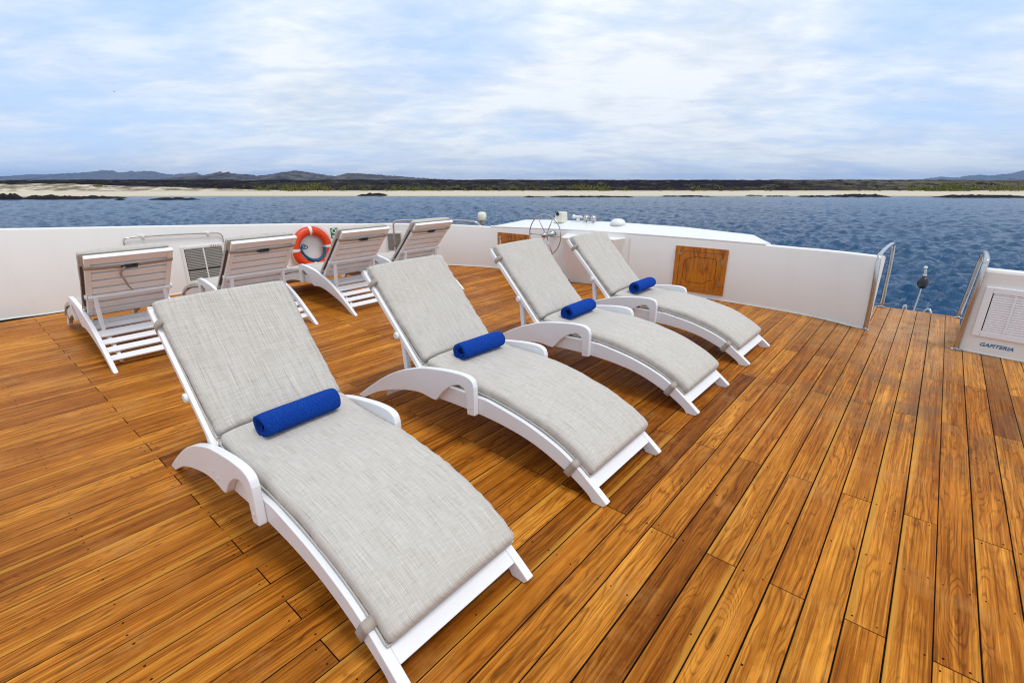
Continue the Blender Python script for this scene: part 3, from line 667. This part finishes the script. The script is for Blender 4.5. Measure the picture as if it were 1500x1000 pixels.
    # corded seams along the lower edge of both pads
    for par, path, hw, sh in ((sc, SEATP, .318, .018), (bc, BACKP, .323, .024)):
        P = [np.array(p) for p in path]; a = []; b = []
        for i, p_ in enumerate(P):
            t = P[min(i+1, len(P)-1)]-P[max(i-1, 0)]; t /= np.linalg.norm(t); nn = np.array((-t[1], t[0])); nn = nn if nn[1] > 0 else -nn
            q = p_-nn*.020; a.append((q[0], -hw+sh, q[1])); b.append((q[0], hw+sh, q[1]))
        obj('piping', tube(a+b[::-1], .0045, 6, closed=True), M['piping'], par, smooth=True)
    # tie straps at the foot end
    for s in (-1, 1):
        x = -.195; zt = btop(x); d = np.array((.86, 0, -.52)); nn = np.array((.52, 0, .86))
        pth = [np.array((x, s*.285, zt))+nn*.045, np.array((x, s*.300, zt))+nn*.016, np.array((x, s*.328, zt))+nn*.004, np.array((x, s*.3285, zt))-nn*.03, np.array((x, s*.328, zt))-nn*.088, np.array((x, s*.300, zt))-nn*.094]
        o = obj('foot_strap', strap_loop(cr(pth, 3), .042, d), M['strap'], r, smooth=True); m_ = o.modifiers.new('thick', 'SOLIDIFY'); m_.thickness = .003
        hs = BL*.865
        pth = [b3(hs, .05, s*.300), b3(hs, .022, s*.318), b3(hs, .0, s*.3245), b3(hs-.002, -.036, s*.3245), b3(hs-.004, -.0405, s*.30), b3(hs-.012, -.041, s*.16), b3(hs-.016, -.043, s*.03)]
        o = obj('head_strap', strap_loop(cr(pth, 3), .036, B_D3), M['strap'], r, smooth=True); m_ = o.modifiers.new('thick', 'SOLIDIFY'); m_.thickness = .003
    hs = BL*.865-.016
    obj('buckle', join(obox(b3(hs, -.050, .0), B_D3, YV, B_N3, .021, .048, .007), obox(b3(hs, -.058, -.012), B_D3, YV, B_N3, .012, .016, .004)), M['black'], r, bevel=.003)
    obj('buckle_tongue', obox(b3(hs, -.049, .062), B_D3, YV, B_N3, .013, .012, .006), M['black'], r, bevel=.002)
    if tail:
        o = obj('strap_tail', strap_loop(cr([b3(hs+.01, -.06, .05), b3(hs-.01, -.075, .075), b3(hs-.07, -.075, .085), b3(hs-.16, -.078, .055), b3(hs-.24, -.085, .03), b3(hs-.30, -.09, .0)], 4), .020, (0, .9, .4)), M['strap'], r, smooth=True)
        m_ = o.modifiers.new('thick', 'SOLIDIFY'); m_.thickness = .003
    return r
def copy_tree(o, parent=None):
    c = o.copy(); C.objects.link(c)
    if parent: c.parent = parent
    for ch in list(o.children): copy_tree(ch, c)
    return c
proto = make_lounger(); protoB = make_lounger(True)
GF, GB = 'sun loungers of the front row', 'sun loungers of the rear row'
front = [(-1.0, .955, 0.0, 'white sun lounger with grey cushion and blue towel, nearest the camera in the front row'),
         (-1.0, 2.255, .3, 'second white sun lounger from the camera in the row with blue towels'),
         (-1.01, 3.56, -.3, 'third white sun lounger from the camera in the row with blue towels'),
         (-1.01, 4.785, -.6, 'last white sun lounger in the row with blue towels, beside the wooden bow hatch')]
for i, (x, y, a, lb) in enumerate(front):
    o = proto if i == 0 else copy_tree(proto); o.location = (x, y, 0); o.rotation_euler.z = math.radians(a); tag(o, lb, 'sun lounger', GF)
    if i == 0: o.location.y = .968; o.scale.y = 1.04
    else:
        if i == 3: o.scale.z = .965
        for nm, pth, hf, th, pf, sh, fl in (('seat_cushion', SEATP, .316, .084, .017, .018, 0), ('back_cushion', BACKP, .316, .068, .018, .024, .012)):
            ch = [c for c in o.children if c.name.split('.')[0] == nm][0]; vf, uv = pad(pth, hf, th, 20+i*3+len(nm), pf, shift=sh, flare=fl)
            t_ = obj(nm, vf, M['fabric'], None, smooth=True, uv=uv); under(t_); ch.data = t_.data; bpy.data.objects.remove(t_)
rear = [(-7.30, 1.10, 180, 'white sun lounger seen from behind with a loose strap end hanging from its buckle'),
        (-7.30, 2.265, 180, 'white sun lounger seen from behind, standing before the port wall vent'),
        (-7.27, 3.47, 180, 'white sun lounger seen from behind just right of the life ring'),
        (-7.30, 4.585, 180, 'white sun lounger seen from behind by the rounded corner handrail, last of the rear row')]
for i, (x, y, a, lb) in enumerate(rear):
    o = protoB if i == 0 else copy_tree(proto); o.location = (x, y, 0); o.rotation_euler.z = math.radians(a); tag(o, lb, 'sun lounger', GB)

# ------------------------------------------------------------------ rolled towels
def towel(L, seed):
    rs = np.random.default_rng(seed); V, F = [], []; R0 = .058; turns = 3.2; th = .0135; n = 90; m = 26
    # spiral sheet with thickness: outer skin follows an Archimedean spiral
    def rad(a): return R0-th*(turns*2*PI-a)/(2*PI)
    A = np.linspace(0, turns*2*PI, n); ph = rs.uniform(-.3, .3)+math.radians(250)
    for j in range(m):
        y = -L/2+L*j/(m-1); e = min(1, j/2.0, (m-1-j)/2.0)
        for a in A:
            lay = (turns*2*PI-a)/(2*PI)
            r = max(.004, rad(a))+.0022*float(vnoise(np.array([a*1.7+seed*9]), np.array([y*16+3.3]), seed)[0]-.5)*(1 if lay < 1 else .3)-(.0035*(1-e) if lay < 1 else 0)
            yy = y+(.004*math.sin(a*1.3+seed)+.005*lay)*(1 if j == 0 else (-1 if j == m-1 else 0))
            V.append((r*math.cos(a-A[-1]+ph)*1.08, yy, r*math.sin(a-A[-1]+ph)*.93))
    for j in range(m-1):
        for k in range(n-1): F.append((j*n+k, j*n+k+1, (j+1)*n+k+1, (j+1)*n+k))
    return V, F
tws = [(-2.235, .985, .40, 2, 'blue rolled towel on the lounger nearest the camera'), (-2.235, 2.29, .385, -2, 'blue rolled towel on the second lounger from the camera'),
       (-2.235, 3.545, .385, 1, 'blue rolled towel on the third lounger from the camera'), (-2.24, 4.79, .385, 0, 'blue rolled towel on the lounger beside the bow hatch'),
       (-6.05, 4.68, .38, 0, 'blue rolled towel barely showing on the rear lounger by the corner handrail')]
for i, (x, y, L, a, lb) in enumerate(tws):
    o = obj('rolled_towel', towel(L, i+1), M['towel'], smooth=True); o.location = (x, y, .510); o.rotation_euler.z = math.radians(a)
    m_ = o.modifiers.new('thick', 'SOLIDIFY'); m_.thickness = .0105; m_.offset = -1
    tag(o, lb, 'towel', 'blue rolled towels')

# ------------------------------------------------------------------ sea, shore and hills (level with the sea, the boat is trimmed 1.2 degrees against it)
EPS = PITCH-math.atan(232/715.0)
R3 = Vector((math.cos(YAW), math.sin(YAW), 0)); f0 = Vector((-math.sin(YAW), math.cos(YAW), 0)); F3 = f0*math.cos(EPS)-Vector((0, 0, 1))*math.sin(EPS); Z3 = f0*math.sin(EPS)+Vector((0, 0, 1))*math.cos(EPS)
EYE = 8.0
T0 = Vector((0, 0, CAMH))-Z3*EYE
SEA = Matrix((R3.to_tuple()+(0,), F3.to_tuple()+(0,), Z3.to_tuple()+(0,), (0, 0, 0, 1))).transposed(); SEA.translation = T0
THS = PITCH-EPS
def seapx(x, y, F):        # picture position at forward distance F -> (R, Z)
    c_, s_ = math.cos(THS), math.sin(THS); d = ((x-750)/715., (500-y)/715., 1.); Y = d[2]*c_+d[1]*s_; Z = d[1]*c_-d[2]*s_
    return d[0]/Y*F, EYE+Z/Y*F
def sea_mat():
    m, t = mat('sea_water'); co = t.n('ShaderNodeTexCoord').outputs['Object']
    n1 = t.noise(t.scale(co, (.55, 1.0, 1)), .9, 5, .6, .4); n2 = t.noise(t.scale(co, (.7, 1.2, 1)), 3.5, 4, .6); patch = t.noise(t.scale(co, (.006, .02, 1)), 1.0, 4, .55)
    dist = t.n('ShaderNodeVectorMath', {0: co}, operation='LENGTH').outputs['Value']
    near = t.n('ShaderNodeMapRange', {'Value': dist, 'From Min': 20.0, 'From Max': 150.0, 'To Min': 1.0, 'To Max': .0}).outputs[0]
    h = t.m('ADD', t.m('MULTIPLY', n1, .42), t.m('MULTIPLY', n2, t.m('MULTIPLY_ADD', near, .10, .03)))
    shal = t.n('ShaderNodeMapRange', {'Value': t.n('ShaderNodeSeparateXYZ', {0: co}).outputs[1], 'From Min': 230.0, 'From Max': 320.0}).outputs[0]
    c = t.mix(patch, (.003, .040, .105), (.007, .066, .155)); c = t.mix(t.m('MULTIPLY', shal, .5), c, (.02, .12, .19))
    t.out(Base_Color=c, Roughness=t.m('MULTIPLY_ADD', near, -.12, .22), IOR=1.33, Specular_IOR_Level=.25, Normal=t.bump(h, 1.0, .9)); return m
def build_sea():
    rad = np.concatenate([np.geomspace(7, 340, 520), np.geomspace(360, 14500, 18)]); ang = np.radians(np.linspace(-66, 66, 760))
    Rr, An = np.meshgrid(rad, ang, indexing='ij'); X = Rr*np.sin(An); Y = Rr*np.cos(An); Z = np.zeros_like(X)
    rs = np.random.default_rng(4); dx = Rr*(ang[1]-ang[0])
    for lam, amp, cnt in ((17, .06, 4), (9, .075, 5), (5, .068, 6), (2.8, .060, 7), (1.6, .042, 9), (.95, .026, 10)):
        for _ in range(cnt):
            th = rs.normal(math.radians(215), .75); l = lam*rs.uniform(.75, 1.3); k = 2*PI/l; w = np.clip((l/np.maximum(dx, Rr*.0075)-2.2)/2.5, 0, 1)
            phs = k*(X*math.cos(th)+Y*math.sin(th))+rs.uniform(0, 6.28)+1.2*fbm(X/l/5, Y/l/5, 2, int(lam*10))
            s = np.sin(phs); Z += w*amp*rs.uniform(.6, 1.3)*(1-np.abs(s))*1.6-w*amp*.55
    o = grid_obj('sea', X, Y, Z, sea_mat()); o.matrix_world = SEA; tag(o, 'rippled deep blue sea', 'sea', kind='structure')
build_sea()
def land_mat(name, kind):
    m, t = mat(name); co = t.n('ShaderNodeTexCoord').outputs['Object']
    a = t.noise(t.scale(co, (1, 1, 3)), .09, 5, .65); b = t.noise(co, .5, 4, .7); c2 = t.noise(t.scale(co, (.4, 1, 1)), .025, 4, .6)
    if kind == 'sand':
        c = t.mix(b, (.50, .43, .325), (.63, .57, .46)); pz = t.n('ShaderNodeSeparateXYZ', {0: co}).outputs[2]
        wet = t.n('ShaderNodeMapRange', {'Value': pz, 'From Min': .0, 'From Max': .55}).outputs[0]; c = t.mix(wet, (.33, .27, .19), c)
        r = t.n('ShaderNodeMapRange', {'Value': pz, 'From Min': 2.35, 'From Max': 3.6}).outputs[0]; c = t.mix(t.m('MULTIPLY', r, t.ramp(a, [(.42, .0), (.54, .9)])), c, (.13, .095, .05))
    elif kind == 'lava':
        c = t.ramp(b, [(.3, (.004, .0025, .005)), (.52, (.010, .007, .010)), (.70, (.034, .025, .028))])
        c = t.mix(t.ramp(a, [(.56, 0), (.66, .55)]), c, (.12, .105, .085)); c = t.mix(t.m('MULTIPLY', t.ramp(c2, [(.5, 0), (.62, .38)]), t.ramp(b, [(.4, 0), (.6, 1)])), c, (.10, .10, .05))
        px = t.n('ShaderNodeSeparateXYZ', {0: co}).outputs[0]; rt = t.n('ShaderNodeMapRange', {'Value': px, 'From Min': 190.0, 'From Max': 300.0}).outputs[0]
        c = t.mix(t.m('MULTIPLY', t.m('MULTIPLY', rt, .65), t.ramp(a, [(.42, 0), (.55, 1)])), c, (.14, .125, .085))
        pz = t.n('ShaderNodeSeparateXYZ', {0: co}).outputs[2]; red = t.n('ShaderNodeMapRange', {'Value': pz, 'From Min': 3.6, 'From Max': 2.5}).outputs[0]
        c = t.mix(t.m('MULTIPLY', red, .7), c, (.16, .055, .018))
    elif kind == 'hill': c = t.mix(t.ramp(t.noise(co, .02, 6, .7), [(.4, 0), (.6, 1)]), (.035, .034, .040), (.12, .11, .105))
    else: c = t.mix(b, (.010, .008, .008), (.035, .027, .024))
    t.out(Base_Color=c, Roughness=.95, Specular_IOR_Level=.03, Normal=t.bump(b, .6, .6)); return m
M['sand'] = land_mat('pale_beach_sand', 'sand'); M['lava'] = land_mat('dark_lava_field', 'lava'); M['hill'] = land_mat('hill_rock', 'hill'); M['rock'] = land_mat('wet_black_lava', 'rock')
def shoreF(R): return 316+6*fbm(R/120, R*0+3.1, 3, 21)-14*np.clip((-R-190)/130, 0, 1)
def dune(R): return np.clip((-R-150)/170, 0, 1)
def build_land():
    R = np.arange(-700, 700, 1.6); s = np.linspace(0, 1, 34); RR, SS = np.meshgrid(R, s, indexing='ij'); F0 = shoreF(RR); D = 44+26*dune(RR); F = F0-6+SS*D
    prof = np.interp(SS, [0, .12, .35, .75, 1], [-.6, 0, .9, 2.4, 3.0])+dune(RR)*np.interp(SS, [0, .25, .55, 1], [0, .2, 2.6, 4.3])+.25*fbm(RR/9, F/9, 4, 5)*np.clip(SS*2-.3, 0, 1)*(1+3*dune(RR))
    o = grid_obj('beach', RR, F, prof, M['sand']); o.matrix_world = SEA; tag(o, 'pale sand beach along the far shore', 'beach', kind='structure')
    s = np.linspace(0, 1, 110); RR, SS = np.meshgrid(R, s, indexing='ij'); F0 = shoreF(RR)+33+24*dune(RR); F = F0+SS*115
    base = np.interp(SS, [0, .12, .45, .8, 1], [1.4, 4.0, 7.6, 10.6, 8.5])+dune(RR)*np.interp(SS, [0, .2, .6, 1], [1.9, 1.5, .2, 0])
    Z = base+1.5*fbm(RR/26, F/18, 3, 8)*np.clip(SS*3, 0, 1)+1.5*np.abs(fbm(RR/7, F/7, 4, 9))*np.clip(SS*4, .15, 1)-.3
    crest = EYE+.0062*F; Z = np.minimum(Z, crest+.5*fbm(RR/14, F/14, 3, 4)-.1)
    o = grid_obj('lava_field', RR, F, Z, M['lava'], smooth=False); o.matrix_world = SEA; tag(o, 'dark brown lava field behind the beach', 'terrain', kind='structure')
build_land()
def ridge(name, px, F, depth, label, seed, rough=.06):
    xs = np.array([p[0] for p in px], float); ys = np.array([p[1] for p in px], float)
    n = int((xs[-1]-xs[0])*1.6)+2; X = np.linspace(xs[0], xs[-1], n); Yp = np.interp(X, xs, ys)+1.1*fbm(X/2.6, X*0+seed+.5, 3, seed+3)
    S = np.linspace(-1, 1, 41); V = np.zeros((n, len(S), 3))
    Fc = F+.25*depth*fbm(X/30, X*0+seed, 3, seed)
    for i in range(n):
        Rc, Zc = seapx(X[i], Yp[i], Fc[i])
        for j, s in enumerate(S):
            f_ = Fc[i]+s*depth; prof = 1-abs(s)
            V[i, j] = (Rc+(s*depth)*(Rc/Fc[i]) if s > 0 else Rc, f_, -4+(Zc+4)*prof)
    nz = fbm(V[:, :, 0]/(F*.02), V[:, :, 1]/(F*.02), 5, seed); H = V[:, :, 2].max(); V[:, :, 2] += nz*H*rough*8*np.clip(1-np.abs(S), 0, 1)*np.clip(np.abs(S)*1.7, 0, 1)*.6+fbm(V[:, :, 0]/(F*.004), V[:, :, 1]/(F*.004), 3, seed+5)*H*rough*.35*np.clip(np.abs(S)*4, 0, 1)
    o = grid_obj(name, V[:, :, 0], V[:, :, 1], V[:, :, 2], M['hill'], smooth=False); o.matrix_world = SEA; tag(o, label, 'hill', kind='structure')
ridge('hill_ridge', [(-260, 262), (-120, 260.5), (0, 258.5), (20, 257.6), (50, 255.5), (62, 256), (100, 254), (128, 252.2), (150, 249.6), (165, 250), (172, 252.3), (185, 253), (193, 250.5), (199, 252), (212, 250.5), (225, 251), (235, 253.5), (250, 255.5), (258, 256.3), (265.6, 254), (272, 255), (281, 253), (288, 253), (294, 256), (310, 260), (330, 265)], 9000, 1300, 'distant hazy blue hill range on the left', 2, .03)
ridge('hill_ridge', [(225, 265), (250, 261), (275, 258), (293, 256.8), (318, 254.8), (322.8, 250.7), (326, 253), (330, 252.7), (335, 251.8), (340, 254.2), (368, 256), (378, 257.7), (397, 255.3), (416, 252), (432, 250), (446, 251.3), (467, 254.7), (480, 256.8), (492.6, 258), (503, 254.9), (510, 253.9), (526, 253.9), (560, 256.5), (587, 258.2), (611, 260.5), (635, 261.9), (660, 263), (690, 266)], 2600, 420, 'grey brushy hills behind the lava field', 6, .045)
ridge('hill_ridge', [(1335, 265), (1358, 261.7), (1378, 258.7), (1391, 260.4), (1404, 260.2), (1413, 257.7), (1436, 256.5), (1446, 257.8), (1482, 253.9), (1500, 249.8), (1560, 246), (1640, 242), (1760, 250)], 10000, 1500, 'distant hazy blue hill rising at the right edge', 9, .03)
# black rocks at the waterline
def rock(px0, px1, yt, yb, label, seed, name='lava_rock'):
    Fd = EYE*752/max(4, (yb-268)); Fd = min(Fd, 336); r0, _ = seapx(px0, yb, Fd); r1, _ = seapx(px1, yb, Fd); zt = seapx((px0+px1)/2, yt, Fd)[1]; zb = seapx((px0+px1)/2, yb, Fd)[1]
    nx, ny = max(14, int((r1-r0)*1.4)), 12; U, W = np.meshgrid(np.linspace(-1, 1, nx), np.linspace(-1, 1, ny), indexing='ij'); dp = min(9, max(2.0, (r1-r0)*.18))
    Xr = (r0+r1)/2+U*(r1-r0)/2; Yr = Fd+W*dp+dp; prof = np.clip(1-np.abs(U)**3, 0, 1)**.5*np.clip(1-np.abs(W)**2.5, 0, 1)**.6
    Z = zb-.5+(max(.35, zt-zb)*(.85 if px1 < 600 else .5)+.4)*prof*(.62+.75*np.abs(fbm(Xr/3.2+seed*7, Yr/3.2, 4, seed)+.25*np.sign(U)))
    V = [(Xr[i, j], Yr[i, j], Z[i, j]) for i in range(nx) for j in range(ny)]; c0 = ((r0+r1)/2, Fd, zb)
    V = [(a-c0[0], b-c0[1], c-c0[2]) for a, b, c in V]; f = [(i*ny+j, (i+1)*ny+j, (i+1)*ny+j+1, i*ny+j+1) for i in range(nx-1) for j in range(ny-1)]
    o = obj(name, (V, f), M['rock']); o.matrix_world = SEA@Matrix.Translation(c0); tag(o, label, 'rock', 'black lava rocks along the waterline')
rocks = [(-12, 27, 281.5, 291.5, 'tall black lava rock at the far left end of the shore'), (22, 104, 284, 291.5, 'broad black lava shelf jutting from the left beach'), (92, 170, 286.5, 290.5, 'thin tapering black rock tail right of the broad left shelf'),
    (165, 177, 289.6, 292.5, 'tiny black rock awash off the left beach'), (213, 282, 288.6, 292.2, 'flat black rock strip awash before the left beach'), (520, 567, 281.8, 287, 'dark oval rock on the middle of the beach'),
    (765, 800, 286, 288.4, 'short thin black rock at the central waterline'), (806, 934, 285, 288.4, 'longest thin black rock line along the central waterline'), (970, 1052, 285, 287.6, 'thin dark rock line right of the longest one'),
    (1090, 1126, 284.2, 287, 'small dark rock with flat top on the right beach'), (1124, 1160, 284.6, 287.2, 'low dark rock beside the small flat topped one'), (1172, 1226, 284.8, 287.8, 'dark rock strip left of the thick right shelf'),
    (1222, 1310, 281, 287.8, 'thick black rock shelf pointing at the open right beach'), (1394, 1520, 282, 289, 'long black rock shelf at the right end of the shore')]
for i, r in enumerate(rocks): rock(*r, seed=i+3)
for i, (x, y, lb) in enumerate([(193, 283.5, 'tiny dark upright shape on the sand, left of a pair'), (197.5, 283.5, 'tiny dark upright shape on the sand, right of a pair'), (202, 283, 'tiny dark dot on the sand near the shrubs'), (215, 283.4, 'tiny dark shape standing apart on the sand'), (244, 286, 'tiny dark dot low on the wet sand'), (413, 286, 'small dark dot alone on the middle sand'), (346, 286.4, 'small dark dot on the sand left of centre')]):
    rock(x-1.1, x+1.1, y-2.6, y, lb, 40+i, 'beach_shape')  # unidentified tiny dark marks on the sand, built as small mounds
# shrubs
def leaf_mat(name, a, b):
    m, t = mat(name); co = t.n('ShaderNodeTexCoord').outputs['Object']; n = t.noise(co, .6, 4, .7)
    t.out(Base_Color=t.mix(t.ramp(n, [(.35, 0), (.65, 1)]), a, b), Roughness=.8, Specular_IOR_Level=.2); return m
M['scrub'] = leaf_mat('shore_scrub_leaves', (.06, .075, .010), (.22, .21, .025)); M['bush'] = leaf_mat('bright_bush_leaves', (.08, .12, .012), (.22, .26, .03))
def leafcloud(centres, nleaf, sz, seed):
    rs = np.random.default_rng(seed); V, F = [], []
    for (x, y, z, rx, ry, rz) in centres:
        for _ in range(nleaf):
            d = rs.normal(size=3); d /= np.linalg.norm(d); d[2] = abs(d[2]); p = np.array((x, y, z))+d*np.array((rx, ry, rz))*rs.uniform(.5, 1.08); a = rs.normal(size=3); a /= np.linalg.norm(a); b = np.cross(a, rs.normal(size=3)); b /= np.linalg.norm(b)+1e-9; s = sz*rs.uniform(.6, 1.4); k = len(V)
            V += [tuple(p-a*s-b*s*.5), tuple(p+a*s-b*s*.5), tuple(p+a*s+b*s*.5), tuple(p-a*s+b*s*.5)]; F.append((k, k+1, k+2, k+3))
    return V, F
cs = []; rs = np.random.default_rng(5)
def strip(x0, x1, cnt, h0, h1, yb=280.3):
    for _ in range(cnt):
        x = rs.uniform(x0, x1); Fd = 352+rs.uniform(-4, 12); R, z = seapx(x, yb, Fd); hh = rs.uniform(h0, h1)*1.3; zb = 2.9+(Fd-352)*.2; cs.append((R, Fd, zb, hh*rs.uniform(1, 2.2), hh, hh))
strip(300, 1500, 150, .3, .8); strip(378, 490, 34, .9, 2.2); strip(415, 470, 30, 1.5, 3.0); strip(500, 640, 34, .8, 1.7); strip(640, 930, 60, .6, 1.4); strip(835, 885, 24, 1.4, 2.8); strip(1320, 1400, 34, .9, 1.8); strip(1370, 1500, 70, 1.3, 3.2); strip(250, 380, 16, .4, .9); strip(1000, 1060, 8, .8, 2.0)
o = obj('shore_scrub', leafcloud(cs, 34, .34, 3), M['scrub']); o.matrix_world = SEA; tag(o, 'low green scrub along the top of the beach', 'scrub', kind='stuff')
cs = []
for _ in range(16):
    x = rs.uniform(139, 158); Fd = 352+rs.uniform(0, 6); R, z = seapx(x, 275.5-(.12*(158-x) if x < 150 else 0), Fd); cs.append((R, Fd, z-.4, 1.6, 1.4, 1.5*rs.uniform(.7, 1.2)))
bs = obj('green_bush', leafcloud(cs, 160, .26, 4), M['bush']); bs.matrix_world = SEA; tag(bs, 'bright yellow green bush on the left dune', 'bush')
# bird
bp = onU(168, 134.5, 60.0); bd = obj('sea_bird', ([(-.62, 0, .22), (-.3, .08, .28), (-.05, .1, .05), (.05, .1, .05), (.3, .08, -.08), (.62, 0, -.26), (.05, -.14, .02), (-.05, -.14, .02), (0, .28, .06), (0, -.36, -.02), (0, .02, -.09)],
    [(0, 1, 2, 7), (3, 4, 5, 6), (2, 3, 6, 7), (2, 8, 3), (7, 6, 9), (2, 10, 8), (8, 10, 3), (7, 9, 10), (6, 10, 9), (2, 7, 10), (3, 10, 6)]), M['bird']); bd.location = tuple(bp); bd.rotation_euler = (.2, -.15, YAW); bd.scale = (1.0, 1.0, 1.0); tag(bd, 'tiny dark sea bird gliding high over the left shore', 'bird')
# haze
hz = obj('haze', box(-15000, 15000, -300, 16000, -9.5, 262), None); hz.matrix_world = SEA; tag(hz, 'thin sea haze', 'haze', kind='stuff')
m = bpy.data.materials.new('haze_air'); m.use_nodes = True; nt = m.node_tree; nt.nodes.clear()
pv = nt.nodes.new('ShaderNodeVolumePrincipled'); pv.inputs['Color'].default_value = (.36, .52, .80, 1); pv.inputs['Density'].default_value = .000055; pv.inputs['Anisotropy'].default_value = .2
ou = nt.nodes.new('ShaderNodeOutputMaterial'); nt.links.new(pv.outputs[0], ou.inputs['Volume']); hz.data.materials.append(m)

# ------------------------------------------------------------------ sky, sun, camera
SUN_DIR = Vector((.36, .0, .90)).normalized()       # towards the sun, soft behind cloud
w = bpy.data.worlds.new('World'); SC.world = w; t = NT(w)
g = t.n('ShaderNodeTexCoord').outputs['Generated']
def dot(v): return t.n('ShaderNodeVectorMath', {0: g, 1: tuple(v)}, operation='DOT_PRODUCT').outputs['Value']
sx, sy, sz = dot(R3), dot(F3), dot(Z3)
vec = t.n('ShaderNodeCombineXYZ', {0: sx, 1: sy, 2: sz}).outputs[0]
elev = math.asin(SUN_DIR.z); sr_, sf_ = SUN_DIR.dot(R3), SUN_DIR.dot(F3)
sky = t.n('ShaderNodeTexSky', sky_type='NISHITA'); sky.sun_disc = False; sky.sun_elevation = elev; sky.sun_rotation = math.atan2(SUN_DIR.x, SUN_DIR.y); sky.air_density = 1.0; sky.dust_density = .6; sky.ozone_density = 2.0
den = t.m('MAXIMUM', t.m('ADD', sz, .17), .05)
cp = t.n('ShaderNodeCombineXYZ', {0: t.m('DIVIDE', sx, den), 1: t.m('DIVIDE', sy, den), 2: 0.0}).outputs[0]
def cl(sc, loc, k, det, ro, di): return t.noise(t.n('ShaderNodeMapping', {'Vector': cp, 'Scale': sc, 'Location': loc}).outputs[0], k, det, ro, di)
c1 = cl((.8, 1.05, 1), (3.1, 1.7, 0), .95, 8, .54, .5); c2 = cl((.75, 1.1, 1), (7.3, 4.2, 2), 2.3, 8, .55, .4); c3 = cl((.8, 1.2, 1), (1.3, 8.2, 4), 6.5, 6, .55, .3)
def patch(az, el, w): 
    a, e = math.radians(az), math.radians(el); d = t.n('ShaderNodeVectorMath', {0: vec, 1: (math.sin(a)*math.cos(e), math.cos(a)*math.cos(e), math.sin(e))}, operation='DOT_PRODUCT').outputs['Value']
    return t.n('ShaderNodeMapRange', {'Value': d, 'From Min': math.cos(math.radians(w)), 'From Max': 1.0}).outputs[0]
gap = t.m('ADD', t.m('ADD', t.m('MULTIPLY', patch(-42, 9, 20), .11), t.m('MULTIPLY', patch(-8, 17, 12), .10)), t.m('MULTIPLY', patch(40, 15, 16), .08))
full = t.m('ADD', t.m('MULTIPLY', patch(-18, 19, 14), .08), t.m('MULTIPLY', patch(14, 12, 18), .04))
lump = t.m('ADD', t.m('ADD', t.m('MULTIPLY', c1, .55), t.m('MULTIPLY', c2, .33)), t.m('MULTIPLY', c3, .12))
lump = t.m('ADD', t.m('SUBTRACT', lump, gap), full)
cov = t.ramp(lump, [(.30, .12), (.42, .55), (.54, 1)])
shade = t.ramp(t.m('ADD', t.m('ADD', t.m('MULTIPLY', c2, .6), t.m('MULTIPLY', c3, .25)), t.m('MULTIPLY', lump, .2)), [(.38, 0), (.60, 1)])
cloud = t.mix(shade, (9.6, 10.8, 12.4), (12.8, 13.4, 14.0))
hzn = t.n('ShaderNodeMapRange', {'Value': sz, 'From Min': .26, 'From Max': .0}).outputs[0]
cloud = t.mix(t.m('MULTIPLY', hzn, .95), cloud, t.mix(shade, (7.9, 9.0, 10.7), (10.7, 11.7, 12.9)))
skyc = t.mix(1.0, sky.outputs[0], (1.55, 1.55, 1.55), 'MULTIPLY')
blue = t.mix(.75, skyc, (7.2, 10.5, 16.3))
col = t.mix(cov, blue, cloud)
bg = t.n('ShaderNodeBackground', {'Color': col, 'Strength': .077}); ow = t.n('ShaderNodeOutputWorld'); t.t.links.new(bg.outputs[0], ow.inputs[0])
sl = bpy.data.lights.new('sun', 'SUN'); sl.energy = 1.6; sl.angle = math.radians(16); sl.color = (1, .965, .91); so = bpy.data.objects.new('sun', sl); C.objects.link(so)
so.rotation_euler = (-SUN_DIR).to_track_quat('-Z', 'Y').to_euler(); so.location = (3, -3, 12)
cam = bpy.data.cameras.new('camera'); cam.sensor_width = 36; cam.lens = 715/1500*36; cam.clip_end = 30000; cam.clip_start = .05
co = bpy.data.objects.new('camera', cam); C.objects.link(co); co.location = (0, 0, CAMH); co.rotation_euler = (PI/2-PITCH, 0, YAW); SC.camera = co
SC.view_settings.view_transform = 'Standard'; SC.view_settings.look = 'None'; SC.view_settings.exposure = 0.0; SC.view_settings.gamma = 1
SC.cycles.filter_width = 1.15; SC.cycles.volume_bounces = 1; SC.cycles.use_denoising = True; SC.cycles.denoiser = 'OPENIMAGEDENOISE'; SC.cycles.denoising_input_passes = 'RGB_ALBEDO_NORMAL'; SC.cycles.denoising_prefilter = 'NONE'
